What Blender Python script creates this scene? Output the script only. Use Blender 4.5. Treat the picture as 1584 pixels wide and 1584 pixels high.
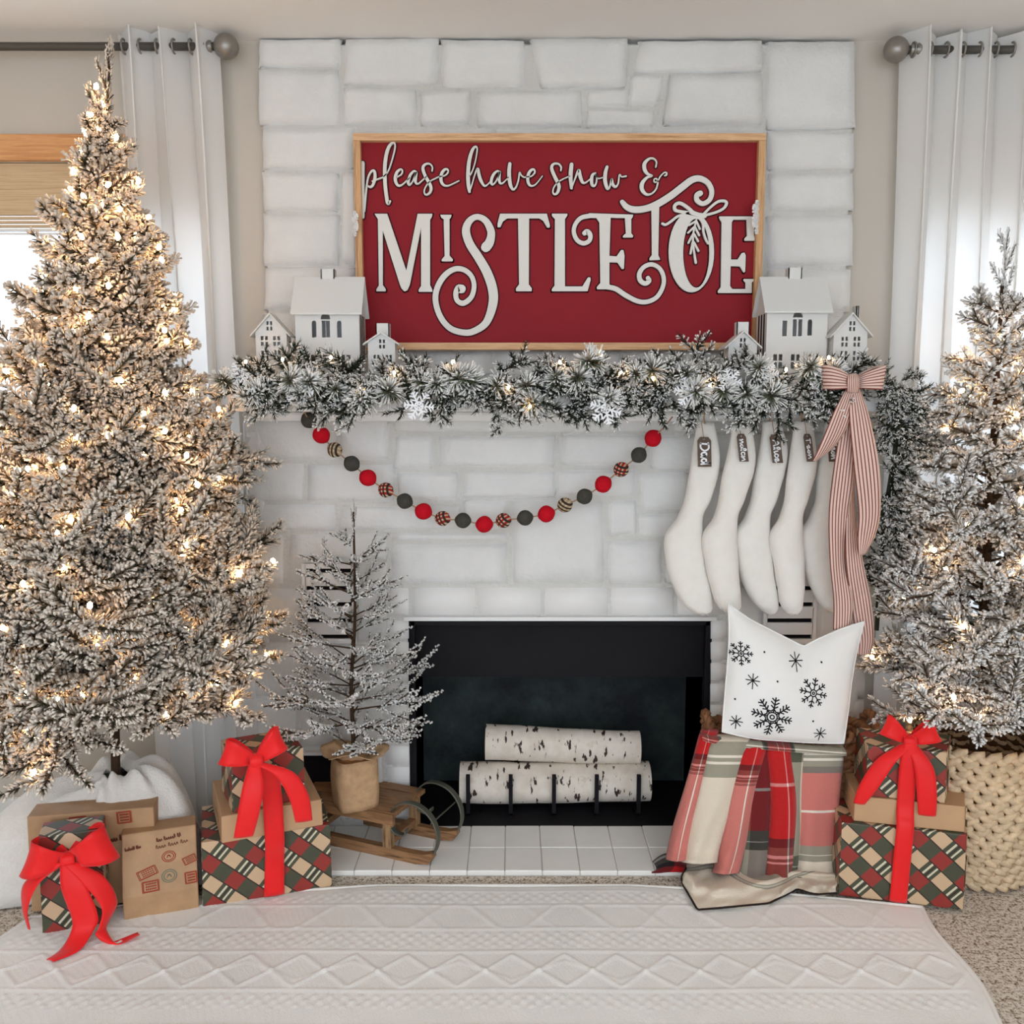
import bpy, bmesh, math, random
import numpy as np
from mathutils import Vector, Matrix
from mathutils.geometry import tessellate_polygon
from mathutils.bvhtree import BVHTree

for o in list(bpy.data.objects):
    bpy.data.objects.remove(o)
scene = bpy.context.scene
C = scene.collection
R = math.radians
rng = np.random.default_rng(7)
random.seed(7)

# ------------------------------------------------------------------ camera
CAMH, PITCH, F = 1.378, R(6.8), 1400.0
cam_data = bpy.data.cameras.new('camera')
cam = bpy.data.objects.new('camera', cam_data)
C.objects.link(cam)
cam.location = (0, 0, CAMH)
cam.rotation_euler = (R(90) - PITCH, 0, 0)
cam_data.sensor_width = 36
cam_data.lens = F / 1584 * 36
cam_data.clip_start = 0.05
scene.camera = cam
# ------------------------------------------------------------------ daylight
world = bpy.data.worlds.new('daylight')
scene.world = world
world.use_nodes = True
bg = world.node_tree.nodes['Background']
bg.inputs[0].default_value = (0.885, 0.985, 1.12, 1)
bg.inputs[1].default_value = 3.7
scene.view_settings.view_transform = 'Standard'
scene.view_settings.look = 'None'
scene.view_settings.gamma = 1
scene.view_settings.use_curve_mapping = False
scene.view_settings.exposure = -0.36


# ------------------------------------------------------------------ geometry of the view (used to measure real positions)
def ray(px, py):
    u, v = (px - 792) / F, (py - 792) / F
    return Vector((u, math.cos(PITCH) - v * math.sin(PITCH), -math.sin(PITCH) - v * math.cos(PITCH)))


def atY(px, py, Y):
    r = ray(px, py)
    t = Y / r.y
    return Vector((r.x * t, Y, CAMH + r.z * t))


def atZ(px, py, Z):
    r = ray(px, py)
    t = (Z - CAMH) / r.z
    return Vector((r.x * t, r.y * t, Z))


def srgb(r, g, b):
    return tuple(((c / 255 / 12.92) if c / 255 <= 0.04045 else ((c / 255 + 0.055) / 1.055) ** 2.4) for c in (r, g, b))


# ------------------------------------------------------------------ materials
class NT:
    def __init__(s, name):
        s.m = bpy.data.materials.new(name)
        s.m.use_nodes = True
        s.t = s.m.node_tree
        s.b = s.t.nodes['Principled BSDF']
        s.out = s.t.nodes['Material Output']

    def n(s, kind, **kw):
        nd = s.t.nodes.new(kind)
        for k, v in kw.items():
            setattr(nd, k, v)
        return nd

    def l(s, a, b):
        s.t.links.new(a, b)

    def val(s, sock, x):
        if hasattr(x, 'is_output'):
            s.l(x, sock)
        else:
            sock.default_value = x

    def math(s, op, a, b=0.0, c=None):
        nd = s.n('ShaderNodeMath', operation=op)
        s.val(nd.inputs[0], a)
        s.val(nd.inputs[1], b)
        if c is not None:
            s.val(nd.inputs[2], c)
        return nd.outputs[0]

    def mix(s, f, a, b):
        nd = s.n('ShaderNodeMix', data_type='RGBA')
        s.val(nd.inputs[0], f)
        s.val(nd.inputs[6], a if hasattr(a, 'is_output') else (*a, 1))
        s.val(nd.inputs[7], b if hasattr(b, 'is_output') else (*b, 1))
        return nd.outputs[2]

    def coord(s, which='Object', scale=None, rot=None):
        tc = s.n('ShaderNodeTexCoord').outputs[which]
        if scale is None and rot is None:
            return tc
        mp = s.n('ShaderNodeMapping')
        s.l(tc, mp.inputs[0])
        if scale is not None:
            mp.inputs['Scale'].default_value = scale if isinstance(scale, tuple) else (scale,) * 3
        if rot is not None:
            mp.inputs['Rotation'].default_value = rot
        return mp.outputs[0]

    def noise(s, vec, scale, detail=4, rough=0.55):
        nd = s.n('ShaderNodeTexNoise')
        s.l(vec, nd.inputs['Vector'])
        nd.inputs['Scale'].default_value = scale
        nd.inputs['Detail'].default_value = detail
        nd.inputs['Roughness'].default_value = rough
        return nd.outputs['Fac']

    def ramp(s, fac, stops, interp='LINEAR'):
        nd = s.n('ShaderNodeValToRGB')
        cr = nd.color_ramp
        cr.interpolation = interp
        while len(cr.elements) < len(stops):
            cr.elements.new(0.5)
        for e, (p, c) in zip(cr.elements, stops):
            e.position = p
            e.color = (*c, 1)
        s.l(fac, nd.inputs[0])
        return nd.outputs[0]

    def bump(s, h, strength=0.3, dist=0.01):
        nd = s.n('ShaderNodeBump')
        nd.inputs['Strength'].default_value = strength
        nd.inputs['Distance'].default_value = dist
        s.l(h, nd.inputs['Height'])
        s.l(nd.outputs[0], s.b.inputs['Normal'])

    def col(s, c):
        s.val(s.b.inputs['Base Color'], c if hasattr(c, 'is_output') else (*c, 1))

    def rough(s, r, spec=0.3):
        s.b.inputs['Roughness'].default_value = r
        s.b.inputs['Specular IOR Level'].default_value = spec


def plain(name, c, rough=0.6, spec=0.3, metal=0.0, var=0.0, vscale=20, bump=0.0, bscale=200, bdist=0.002, sheen=0.0):
    t = NT(name)
    t.rough(rough, spec)
    t.b.inputs['Metallic'].default_value = metal
    if sheen:
        t.b.inputs['Sheen Weight'].default_value = sheen
    co = t.coord('Object')
    if var:
        f = t.noise(co, vscale)
        d = tuple(x * (1 - var) for x in c)
        u = tuple(min(1, x * (1 + var * 0.6)) for x in c)
        t.col(t.ramp(f, [(0.3, d), (0.7, u)]))
    else:
        t.col(c)
    if bump:
        t.bump(t.noise(co, bscale), bump, bdist)
    return t.m


M = {}
M['wall'] = plain('greige_paint', srgb(201, 193, 181), 0.85, 0.2, var=0.03, vscale=3, bump=0.05, bscale=300)
M['ceiling'] = plain('ceiling_paint', srgb(242, 239, 234), 0.9, 0.1, var=0.02, vscale=2, bump=0.05, bscale=200)
M['white_trim'] = plain('white_gloss_paint', srgb(232, 231, 228), 0.45, 0.4, var=0.02, vscale=8)


def stone_mat(name, c, bs):
    t = NT(name)
    t.rough(0.62, 0.3)
    co = t.coord('Object')
    f = t.noise(co, 6, 5, 0.6)
    t.col(t.ramp(f, [(0.3, tuple(x * 0.93 for x in c)), (0.6, c), (0.75, tuple(x * 0.98 for x in c))]))
    t.bump(t.noise(co, bs, 8, 0.62), 0.6, 0.014)
    return t.m


M['stone'] = stone_mat('white_painted_stone', srgb(226, 225, 221), 16)
M['mortar'] = stone_mat('white_painted_mortar', srgb(214, 211, 204), 60)
M['brick'] = plain('white_painted_brick', srgb(233, 231, 227), 0.5, 0.35, var=0.03, vscale=10, bump=0.15, bscale=60, bdist=0.004)
M['tile'] = plain('cream_hearth_tile', srgb(252, 249, 242), 0.3, 0.5, var=0.04, vscale=9, bump=0.05, bscale=30)
M['grout'] = plain('pale_grout', srgb(205, 200, 190), 0.9, 0.1)
M['black'] = plain('matt_black_metal', srgb(18, 15, 20), 0.65, 0.2, var=0.2, vscale=6, bump=0.1, bscale=120)


def soot():
    t = NT('sooty_firebox_panel')
    t.rough(0.8, 0.2)
    co = t.coord('Object')
    f = t.noise(co, 5, 6, 0.7)
    t.col(t.ramp(f, [(0.35, srgb(34, 34, 38)), (0.6, srgb(52, 62, 60)), (0.8, srgb(74, 84, 80))]))
    t.bump(t.noise(co, 80), 0.2, 0.004)
    return t.m


M['soot'] = soot()
M['slot_shade'] = plain('painted_slot_shade', srgb(28, 24, 26), 0.9, 0.1)  # dark colour in place of shade inside vent openings and house slits


def carpet():
    t = NT('brown_speckled_carpet')
    t.rough(0.95, 0.05)
    co = t.coord('Object')
    f = t.noise(co, 150, 3, 0.75)
    g = t.noise(co, 60, 2, 0.6)
    h = t.math('ADD', t.math('MULTIPLY', f, 0.65), t.math('MULTIPLY', g, 0.35))
    t.col(t.ramp(h, [(0.38, srgb(108, 90, 72)), (0.45, srgb(186, 168, 146)), (0.51, srgb(236, 224, 208)), (0.66, srgb(252, 246, 236))]))
    t.bump(h, 0.9, 0.012)
    return t.m


M['carpet'] = carpet()


def wood(name, c1, c2, scale=(3, 40, 40), rough=0.55):
    t = NT(name)
    t.rough(rough, 0.3)
    co = t.coord('Object', scale)
    f = t.noise(co, 1.6, 6, 0.65)
    t.col(t.ramp(f, [(0.3, c1), (0.5, c2), (0.62, tuple((a + b) / 2 for a, b in zip(c1, c2))), (0.8, c2)]))
    t.bump(f, 0.25, 0.002)
    return t.m


M['frame_wood_h'] = wood('pale_pine_across', srgb(176, 128, 84), srgb(226, 184, 140), (3, 40, 60))
M['frame_wood_v'] = wood('pale_pine_upright', srgb(160, 112, 70), srgb(214, 170, 124), (60, 40, 3))
M['sled_wood'] = wood('worn_brown_timber', srgb(66, 42, 26), srgb(164, 122, 84), (4, 50, 50))
M['sled_wood_v'] = wood('worn_brown_timber_upright', srgb(84, 56, 36), srgb(178, 142, 102), (50, 50, 4))
M['oak_trim'] = wood('orange_oak_casing', srgb(176, 112, 62), srgb(222, 166, 112), (2, 40, 50), 0.4)
M['tag_wood'] = plain('grey_brown_tag_wood', srgb(100, 84, 72), 0.7, 0.2, var=0.2, vscale=60)
M['sign_red'] = plain('deep_red_sign_paint', srgb(140, 22, 32), 0.65, 0.25, var=0.06, vscale=6, bump=0.05, bscale=150)
M['letter'] = plain('off_white_letter_paint', srgb(226, 222, 214), 0.5, 0.3, var=0.02, vscale=14)
M['letter_shadow'] = plain('dark_red_letter_edge_shadow', srgb(62, 12, 20), 0.7, 0.2)  # dark rim colours in the edge and shadow round the raised letters
M['house'] = plain('white_powder_coated_metal', srgb(216, 216, 212), 0.5, 0.35)
M['pewter'] = plain('brushed_pewter', srgb(150, 145, 138), 0.38, 0.5, metal=0.7, var=0.1, vscale=30)
M['rod'] = plain('dark_bronze_rod', srgb(104, 100, 94), 0.4, 0.5, metal=0.7)
M['iron'] = plain('grey_green_iron_strap', srgb(104, 104, 92), 0.5, 0.4, metal=0.5, var=0.15, vscale=40)
M['red_ribbon'] = plain('bright_red_satin', srgb(240, 26, 28), 0.5, 0.3, var=0.04, vscale=15, bump=0.08, bscale=500, bdist=0.001, sheen=0.2)
M['kraft'] = plain('kraft_paper', srgb(198, 158, 118), 0.55, 0.35, var=0.04, vscale=12, bump=0.08, bscale=40, bdist=0.004)
M['kraft_dark'] = plain('brown_stamped_kraft_paper', srgb(186, 148, 110), 0.6, 0.3, var=0.14, vscale=16, bump=0.12, bscale=30, bdist=0.006)
M['stamp_red'] = plain('rust_red_stamp_ink', srgb(160, 70, 50), 0.8, 0.1)
M['stamp_brown'] = plain('brown_stamp_ink', srgb(110, 62, 48), 0.8, 0.1)
M['stamp_green'] = plain('grey_green_stamp_ink', srgb(120, 128, 104), 0.8, 0.1)
M['burlap'] = plain('tan_burlap', srgb(196, 160, 122), 0.9, 0.1, var=0.18, vscale=40, bump=0.6, bscale=220, bdist=0.003)
M['white_fur'] = plain('white_faux_fur', srgb(238, 233, 224), 0.95, 0.05, var=0.05, vscale=30, bump=0.7, bscale=160, bdist=0.006, sheen=0.3)
M['stocking'] = plain('cream_plush', srgb(236, 231, 222), 0.95, 0.05, var=0.03, vscale=30, bump=0.35, bscale=260, bdist=0.003, sheen=0.3)
M['pillow'] = plain('white_cotton', srgb(238, 236, 231), 0.85, 0.1, var=0.02, vscale=10, bump=0.15, bscale=500, bdist=0.001)
M['ink'] = plain('black_print', srgb(34, 32, 34), 0.8, 0.1)
M['bark'] = plain('dark_bark', srgb(70, 54, 42), 0.9, 0.1, var=0.3, vscale=60, bump=0.4, bscale=120)
M['pipe'] = plain('brown_tree_stand', srgb(62, 50, 42), 0.7, 0.3)
M['cord'] = plain('jute_cord', srgb(170, 140, 112), 0.9, 0.1)
M['green_cord'] = plain('dark_green_wire', srgb(52, 58, 44), 0.7, 0.2)
M['felt_red'] = plain('red_felt', srgb(196, 26, 40), 0.95, 0.05, var=0.08, vscale=80, bump=0.3, bscale=300)
M['felt_grey'] = plain('dark_grey_green_felt', srgb(74, 72, 66), 0.95, 0.05, var=0.15, vscale=80, bump=0.3, bscale=300)
M['wicker_dark'] = plain('dark_brown_wicker', srgb(142, 98, 66), 0.6, 0.3, var=0.35, vscale=50, bump=0.4, bscale=200)
M['wicker_light'] = plain('pale_seagrass', srgb(222, 196, 160), 0.6, 0.3, var=0.25, vscale=45, bump=0.4, bscale=160)
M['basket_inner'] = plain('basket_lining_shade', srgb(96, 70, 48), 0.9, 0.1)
M['rug'] = plain('ivory_cable_knit_rug', srgb(248, 246, 240), 0.95, 0.05, var=0.03, vscale=8, bump=0.5, bscale=300, bdist=0.002, sheen=0.2)
M['rug_edge'] = plain('ivory_rug_binding', srgb(246, 243, 236), 0.9, 0.1, bump=0.4, bscale=300)
M['flake'] = plain('white_glitter_plastic', srgb(240, 240, 240), 0.4, 0.4)
M['blind'] = wood('woven_tan_blind', srgb(170, 140, 104), srgb(214, 188, 150), (2, 60, 160))
M['blanket_edge'] = plain('black_blanket_stitch', srgb(46, 38, 34), 0.9, 0.1)
M['blanket_back'] = plain('oatmeal_blanket_reverse', srgb(206, 198, 180), 0.95, 0.05, var=0.05, vscale=20, bump=0.2, bscale=300)


def attr_mat(name, rough=0.8, transl=0.0):
    t = NT(name)
    t.rough(rough, 0.15)
    a = t.n('ShaderNodeAttribute')
    a.attribute_name = 'Col'
    t.l(a.outputs['Color'], t.b.inputs['Base Color'])
    return t.m


M['needle'] = attr_mat('flocked_needles')


def birch():
    t = NT('birch_bark')
    t.rough(0.75, 0.2)
    co = t.coord('Object', (60, 22, 22))
    f = t.noise(co, 1.0, 3, 0.5)
    co2 = t.coord('Object', (10, 10, 10))
    g = t.noise(co2, 1.5, 4, 0.6)
    base = t.ramp(g, [(0.3, srgb(214, 200, 184)), (0.6, srgb(232, 222, 208)), (0.8, srgb(200, 180, 158))])
    msk = t.ramp(f, [(0.6, (0, 0, 0)), (0.64, (1, 1, 1))])
    t.col(t.mix(msk, base, srgb(62, 50, 44)))
    t.bump(f, 0.3, 0.003)
    return t.m


M['birch'] = birch()
M['birch_end'] = plain('cut_birch_end', srgb(188, 152, 116), 0.8, 0.1, var=0.2, vscale=60)


def curtain_mat():
    t = NT('sheer_white_linen')
    t.rough(0.9, 0.05)
    t.col(srgb(248, 247, 244))
    t.bump(t.noise(t.coord('Object'), 400), 0.1, 0.001)
    tr = t.n('ShaderNodeBsdfTranslucent')
    tr.inputs[0].default_value = (*srgb(248, 247, 244), 1)
    mx = t.n('ShaderNodeMixShader')
    mx.inputs[0].default_value = 0.38
    t.l(t.b.outputs[0], mx.inputs[1])
    t.l(tr.outputs[0], mx.inputs[2])
    t.l(mx.outputs[0], t.out.inputs[0])
    return t.m


M['curtain'] = curtain_mat()


def glass_mat():
    t = NT('window_glass')
    tr = t.n('ShaderNodeBsdfTransparent')
    gl = t.n('ShaderNodeBsdfGlossy')
    gl.inputs['Roughness'].default_value = 0.02
    mx = t.n('ShaderNodeMixShader')
    mx.inputs[0].default_value = 0.05
    t.l(tr.outputs[0], mx.inputs[1])
    t.l(gl.outputs[0], mx.inputs[2])
    t.l(mx.outputs[0], t.out.inputs[0])
    return t.m


M['glass'] = glass_mat()


def plaid_paper():
    """diagonal tartan wrapping paper, UV in metres"""
    t = NT('tartan_wrapping_paper')
    t.rough(0.45, 0.4)
    uv = t.coord('UV')
    mp = t.n('ShaderNodeMapping')
    t.l(uv, mp.inputs[0])
    mp.inputs['Rotation'].default_value = (0, 0, R(42))
    mp.inputs['Scale'].default_value = (11.8, 11.8, 1)
    sx = t.n('ShaderNodeSeparateXYZ')
    t.l(mp.outputs[0], sx.inputs[0])
    fu = t.math('FRACT', sx.outputs[0])
    fv = t.math('FRACT', sx.outputs[1])
    red, green, tan = srgb(150, 52, 44), srgb(74, 76, 58), srgb(208, 176, 140)
    a = t.math('LESS_THAN', fu, 0.5)
    b = t.math('LESS_THAN', fv, 0.5)
    both = t.math('MULTIPLY', a, b)
    none = t.math('MULTIPLY', t.math('SUBTRACT', 1, a), t.math('SUBTRACT', 1, b))
    c = t.mix(both, green, red)
    c = t.mix(none, c, tan)

    def line(f, p, w):
        return t.math('LESS_THAN', t.math('ABSOLUTE', t.math('SUBTRACT', f, p)), w)
    # pale twin lines crossing the green cells that separate tan cells
    pale = t.math('MULTIPLY', t.math('MAXIMUM', line(fu, 0.16, 0.035), line(fu, 0.36, 0.03)), t.math('SUBTRACT', 1, b))
    c = t.mix(pale, c, srgb(214, 206, 178))
    dark = t.math('MAXIMUM', line(fv, 0.5, 0.022), line(fv, 0.985, 0.022))
    dark = t.math('MAXIMUM', dark, t.math('MULTIPLY', line(fu, 0.26, 0.02), t.math('SUBTRACT', 1, b)))
    c = t.mix(dark, c, srgb(52, 40, 34))
    t.col(c)
    t.bump(t.noise(t.coord('Object'), 25), 0.05, 0.004)
    return t.m


M['plaid'] = plaid_paper()


def tartan_felt():
    t = NT('tartan_fabric_bead')
    t.rough(0.9, 0.05)
    co = t.coord('Object', 90.0, (0.4, 0.5, 0.6))
    sx = t.n('ShaderNodeSeparateXYZ')
    t.l(co, sx.inputs[0])
    a = t.math('LESS_THAN', t.math('FRACT', sx.outputs[0]), 0.5)
    b = t.math('LESS_THAN', t.math('FRACT', sx.outputs[2]), 0.4)
    oi = t.n('ShaderNodeObjectInfo')
    r = t.math('GREATER_THAN', oi.outputs['Random'], 0.5)
    base = t.mix(r, srgb(176, 150, 120), srgb(176, 44, 44))
    c = t.mix(a, base, srgb(58, 50, 42))
    c = t.mix(t.math('MULTIPLY', b, t.math('SUBTRACT', 1, a)), c, srgb(200, 180, 150))
    t.col(c)
    return t.m


M['felt_plaid'] = tartan_felt()


def stripe_ribbon():
    t = NT('ticking_stripe_ribbon')
    t.rough(0.8, 0.1)
    uv = t.coord('UV')
    sx = t.n('ShaderNodeSeparateXYZ')
    t.l(uv, sx.inputs[0])
    f = t.math('FRACT', t.math('MULTIPLY', sx.outputs[0], 7.0))
    a = t.math('LESS_THAN', f, 0.36)
    t.col(t.mix(a, srgb(226, 198, 184), srgb(136, 78, 70)))
    return t.m


M['stripe'] = stripe_ribbon()


def blanket_mat():
    t = NT('tartan_throw')
    t.rough(0.95, 0.03)
    t.b.inputs['Sheen Weight'].default_value = 0.2
    uv = t.coord('UV')
    sx = t.n('ShaderNodeSeparateXYZ')
    t.l(uv, sx.inputs[0])
    red, cream, green, blk, wh = srgb(190, 38, 38), srgb(226, 212, 190), srgb(92, 94, 78), srgb(40, 34, 36), srgb(238, 232, 220)
    warp = t.ramp(t.math('FRACT', sx.outputs[0]), [(0, red), (0.14, wh), (0.148, red), (0.3, green), (0.36, cream), (0.63, green), (0.655, blk), (0.7, red), (0.84, wh), (0.848, red)], 'CONSTANT')
    weft = t.ramp(t.math('FRACT', sx.outputs[1]), [(0, cream), (0.05, green), (0.085, wh), (0.092, green), (0.105, wh), (0.112, green), (0.15, cream), (0.42, green), (0.45, wh), (0.456, green), (0.5, red), (0.66, wh), (0.668, red), (0.85, blk), (0.88, green), (0.91, wh), (0.918, green), (0.93, wh), (0.938, green)], 'CONSTANT')
    mx = t.n('ShaderNodeMix', data_type='RGBA', blend_type='MULTIPLY')
    mx.inputs[0].default_value = 1
    t.l(warp, mx.inputs[6])
    t.l(weft, mx.inputs[7])
    gm = t.n('ShaderNodeGamma')
    gm.inputs[1].default_value = 0.5
    t.l(mx.outputs[2], gm.inputs[0])
    t.col(t.mix(0.4, gm.outputs[0], t.mix(0.5, warp, weft)))
    t.bump(t.noise(t.coord('Object'), 260), 0.5, 0.004)
    return t.m


M['blanket'] = blanket_mat()


def emit(name, c, s):
    t = NT(name)
    t.b.inputs['Emission Color'].default_value = (*c, 1)
    t.b.inputs['Emission Strength'].default_value = s
    t.col((0.9, 0.8, 0.6))
    return t.m


M['bulb'] = emit('lit_warm_bulb', (1.0, 0.58, 0.28), 85)


# ------------------------------------------------------------------ object helpers
def link(o, parent=None):
    C.objects.link(o)
    if parent is not None:
        o.parent = parent
    return o


def tag(o, label=None, cat=None, group=None, kind=None):
    if label:
        o['label'] = label
    if cat:
        o['category'] = cat
    if group:
        o['group'] = group
    if kind:
        o['kind'] = kind
    return o


def empty(name, loc=(0, 0, 0), label=None, cat=None, group=None, kind=None, rotz=0):
    o = bpy.data.objects.new(name, None)
    o.empty_display_size = 0.05
    C.objects.link(o)
    o.location = loc
    o.rotation_euler = (0, 0, rotz)
    return tag(o, label, cat, group, kind)


def mesh(name, V, Fc, mat, parent=None, smooth=False, uv=None, world=True):
    """V in world coordinates; made local to an unrotated parent's location"""
    V = np.asarray(V, dtype=float).reshape(-1, 3)
    me = bpy.data.meshes.new(name)
    if parent is not None and world:
        V = V - np.array(parent_loc(parent))
    me.from_pydata(V.tolist(), [], [tuple(int(i) for i in f) for f in Fc])
    me.materials.append(M[mat] if isinstance(mat, str) else mat)
    if uv is not None:
        ul = me.uv_layers.new(name='UVMap')
        li = np.empty(len(me.loops), dtype=np.int32)
        me.loops.foreach_get('vertex_index', li)
        U = np.asarray(uv, dtype=float)
        if len(U) == len(V):
            U = U[li]
        ul.data.foreach_set('uv', U.ravel())
    if smooth:
        me.polygons.foreach_set('use_smooth', [True] * len(me.polygons))
    me.update()
    return link(bpy.data.objects.new(name, me), parent)


def parent_loc(p):
    l = Vector((0, 0, 0))
    while p is not None:
        l = l + p.location
        p = p.parent
    return l


def merge(parts):
    V, Fc, n = [], [], 0
    for v, f in parts:
        v = np.asarray(v, dtype=float).reshape(-1, 3)
        V.append(v)
        Fc += [tuple(i + n for i in q) for q in f]
        n += len(v)
    return np.concatenate(V), Fc


def box(x0, x1, y0, y1, z0, z1):
    V = [(x, y, z) for z in (z0, z1) for y in (y0, y1) for x in (x0, x1)]
    return np.array(V, float), [(0, 2, 3, 1), (4, 5, 7, 6), (0, 1, 5, 4), (2, 6, 7, 3), (0, 4, 6, 2), (1, 3, 7, 5)]


def bevel(o, w=0.004, seg=2):
    m = o.modifiers.new('bevel', 'BEVEL')
    m.width = w
    m.segments = seg
    m.limit_method = 'ANGLE'
    return o


def grid_faces(nu, nv, close_u=False, close_v=False):
    f = []
    for i in range(nu if close_u else nu - 1):
        for j in range(nv if close_v else nv - 1):
            a, b = i, (i + 1) % nu
            c, d = j, (j + 1) % nv
            f.append((a * nv + c, b * nv + c, b * nv + d, a * nv + d))
    return f


def catmull(P, n=8, closed=False):
    P = np.asarray(P, float)
    out = []
    N = len(P)
    seg = N if closed else N - 1
    for i in range(seg):
        if closed:
            p0, p1, p2, p3 = P[(i - 1) % N], P[i], P[(i + 1) % N], P[(i + 2) % N]
        else:
            p1, p2 = P[i], P[i + 1]
            p0 = P[i - 1] if i > 0 else 2 * p1 - p2
            p3 = P[i + 2] if i + 2 < N else 2 * p2 - p1
        for k in range(n):
            t = k / n
            out.append(0.5 * ((2 * p1) + (-p0 + p2) * t + (2 * p0 - 5 * p1 + 4 * p2 - p3) * t * t + (-p0 + 3 * p1 - 3 * p2 + p3) * t ** 3))
    if not closed:
        out.append(P[-1])
    return np.array(out)


def tube(P, r, k=6, closed=False, caps=True):
    P = np.asarray(P, float)
    n = len(P)
    r = np.full(n, r) if np.isscalar(r) else np.asarray(r, float)
    T = np.gradient(P, axis=0)
    if closed:
        T = np.roll(P, -1, 0) - np.roll(P, 1, 0)
    T /= np.linalg.norm(T, axis=1)[:, None] + 1e-12
    up = np.array([0, 0, 1.0]) if abs(T[0][2]) < 0.9 else np.array([1.0, 0, 0])
    V = []
    for i in range(n):
        a = np.cross(T[i], up)
        a /= np.linalg.norm(a) + 1e-12
        b = np.cross(T[i], a)
        up = -b if np.dot(-b, up) > 0 else b
        an = np.arange(k) * 2 * math.pi / k
        V.append(P[i] + r[i] * (np.cos(an)[:, None] * a + np.sin(an)[:, None] * up))
    V = np.concatenate(V)
    Fc = grid_faces(n, k, closed, True)
    if caps and not closed:
        Fc.append(tuple(range(k)))
        Fc.append(tuple(range((n - 1) * k, n * k)))
    return V, Fc


def lathe(prof, c=(0, 0, 0), k=24, axis='z'):
    V = []
    for r, h in prof:
        for i in range(k):
            a = 2 * math.pi * i / k
            if axis == 'z':
                V.append((c[0] + r * math.cos(a), c[1] + r * math.sin(a), c[2] + h))
            else:
                V.append((c[0] + h, c[1] + r * math.cos(a), c[2] + r * math.sin(a)))
    Fc = grid_faces(len(prof), k, False, True)
    Fc.append(tuple(range(k)))
    Fc.append(tuple(range((len(prof) - 1) * k, len(prof) * k)))
    return np.array(V), Fc


def prism2(outer, holes=(), y0=0.0, y1=0.01):
    """outline in (x, z), extruded between two depths y0 (front) and y1 (back)"""
    loops = [list(outer)] + [list(h) for h in holes]
    flat = [p for l in loops for p in l]
    n = len(flat)
    tris = tessellate_polygon([[Vector((p[0], p[1], 0)) for p in l] for l in loops])
    V = [(p[0], y0, p[1]) for p in flat] + [(p[0], y1, p[1]) for p in flat]
    Fc = [tuple(t) for t in tris] + [tuple(n + i for i in reversed(t)) for t in tris]
    s = 0
    for l in loops:
        m = len(l)
        for i in range(m):
            a, b = s + i, s + (i + 1) % m
            Fc.append((a, b, n + b, n + a))
        s += m
    return np.array(V, float), Fc


def stroke_outline(P, W, n=5, smooth=True, caps=True):
    """left and right edge points of a stroke with varying width, 2-D"""
    Q = np.column_stack([np.asarray(P, float), np.asarray(W, float) if not np.isscalar(W) else np.full(len(P), W)])
    if smooth and len(Q) > 2:
        Q = catmull(Q, n)
    xy, w = Q[:, :2], Q[:, 2]
    T = np.gradient(xy, axis=0)
    T /= np.linalg.norm(T, axis=1)[:, None] + 1e-12
    N = np.column_stack([-T[:, 1], T[:, 0]])
    if caps:
        a = np.array([1.2, 0.7, 0.0])
        pre = xy[0] - T[0] * (w[0] / 2 * np.sin(a))[:, None]
        post = xy[-1] + T[-1] * (w[-1] / 2 * np.sin(a[::-1]))[:, None]
        xy = np.concatenate([pre, xy[1:-1], post])
        w = np.concatenate([w[0] * np.cos(a), w[1:-1], w[-1] * np.cos(a[::-1])])
        N = np.concatenate([np.repeat(N[:1], 3, 0), N[1:-1], np.repeat(N[-1:], 3, 0)])
    return xy + N * w[:, None] / 2, xy - N * w[:, None] / 2


def stroke_prism(P, W, y0, y1, n=5, fn=None, smooth=True):
    L, Rr = stroke_outline(P, W, n, smooth)
    if fn:
        L = np.array([fn(*p) for p in L])
        Rr = np.array([fn(*p) for p in Rr])
    m = len(L)
    V = np.concatenate([np.column_stack([L[:, 0], np.full(m, y0), L[:, 1]]), np.column_stack([Rr[:, 0], np.full(m, y0), Rr[:, 1]]),
                        np.column_stack([L[:, 0], np.full(m, y1), L[:, 1]]), np.column_stack([Rr[:, 0], np.full(m, y1), Rr[:, 1]])])
    Fc = []
    for i in range(m - 1):
        Fc += [(i, i + 1, m + i + 1, m + i), (2 * m + i, 3 * m + i, 3 * m + i + 1, 2 * m + i + 1),
               (i, 2 * m + i, 2 * m + i + 1, i + 1), (m + i, m + i + 1, 3 * m + i + 1, 3 * m + i)]
    Fc += [(0, m, 3 * m, 2 * m), (m - 1, 3 * m - 1, 4 * m - 1, 2 * m - 1)]
    return V, Fc


def ribbon(name, P, Wv, mat, parent=None, n=8, thick=0.0015, closed=False, cup=0.0):
    """band along 3-D points P whose width vectors are Wv (full width)"""
    Q = catmull(np.column_stack([np.asarray(P, float), np.asarray(Wv, float)]), n, closed)
    c, w = Q[:, :3], Q[:, 3:]
    k = 7
    s = np.linspace(-0.5, 0.5, k)
    T = np.gradient(c, axis=0)
    N = np.cross(T, w)
    N /= np.linalg.norm(N, axis=1)[:, None] + 1e-12
    V = (c[:, None, :] + w[:, None, :] * s[None, :, None] + N[:, None, :] * (cup * (1 - 4 * s * s))[None, :, None]).reshape(-1, 3)
    m = len(c)
    d = np.concatenate([[0], np.cumsum(np.linalg.norm(np.diff(c, axis=0), axis=1))])
    uv = np.column_stack([np.tile(s + 0.5, m), np.repeat(d, k)])
    o = mesh(name, V, grid_faces(m, k, closed), mat, parent, True, uv)
    md = o.modifiers.new('thickness', 'SOLIDIFY')
    md.thickness = thick
    md.offset = 0
    return o


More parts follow.
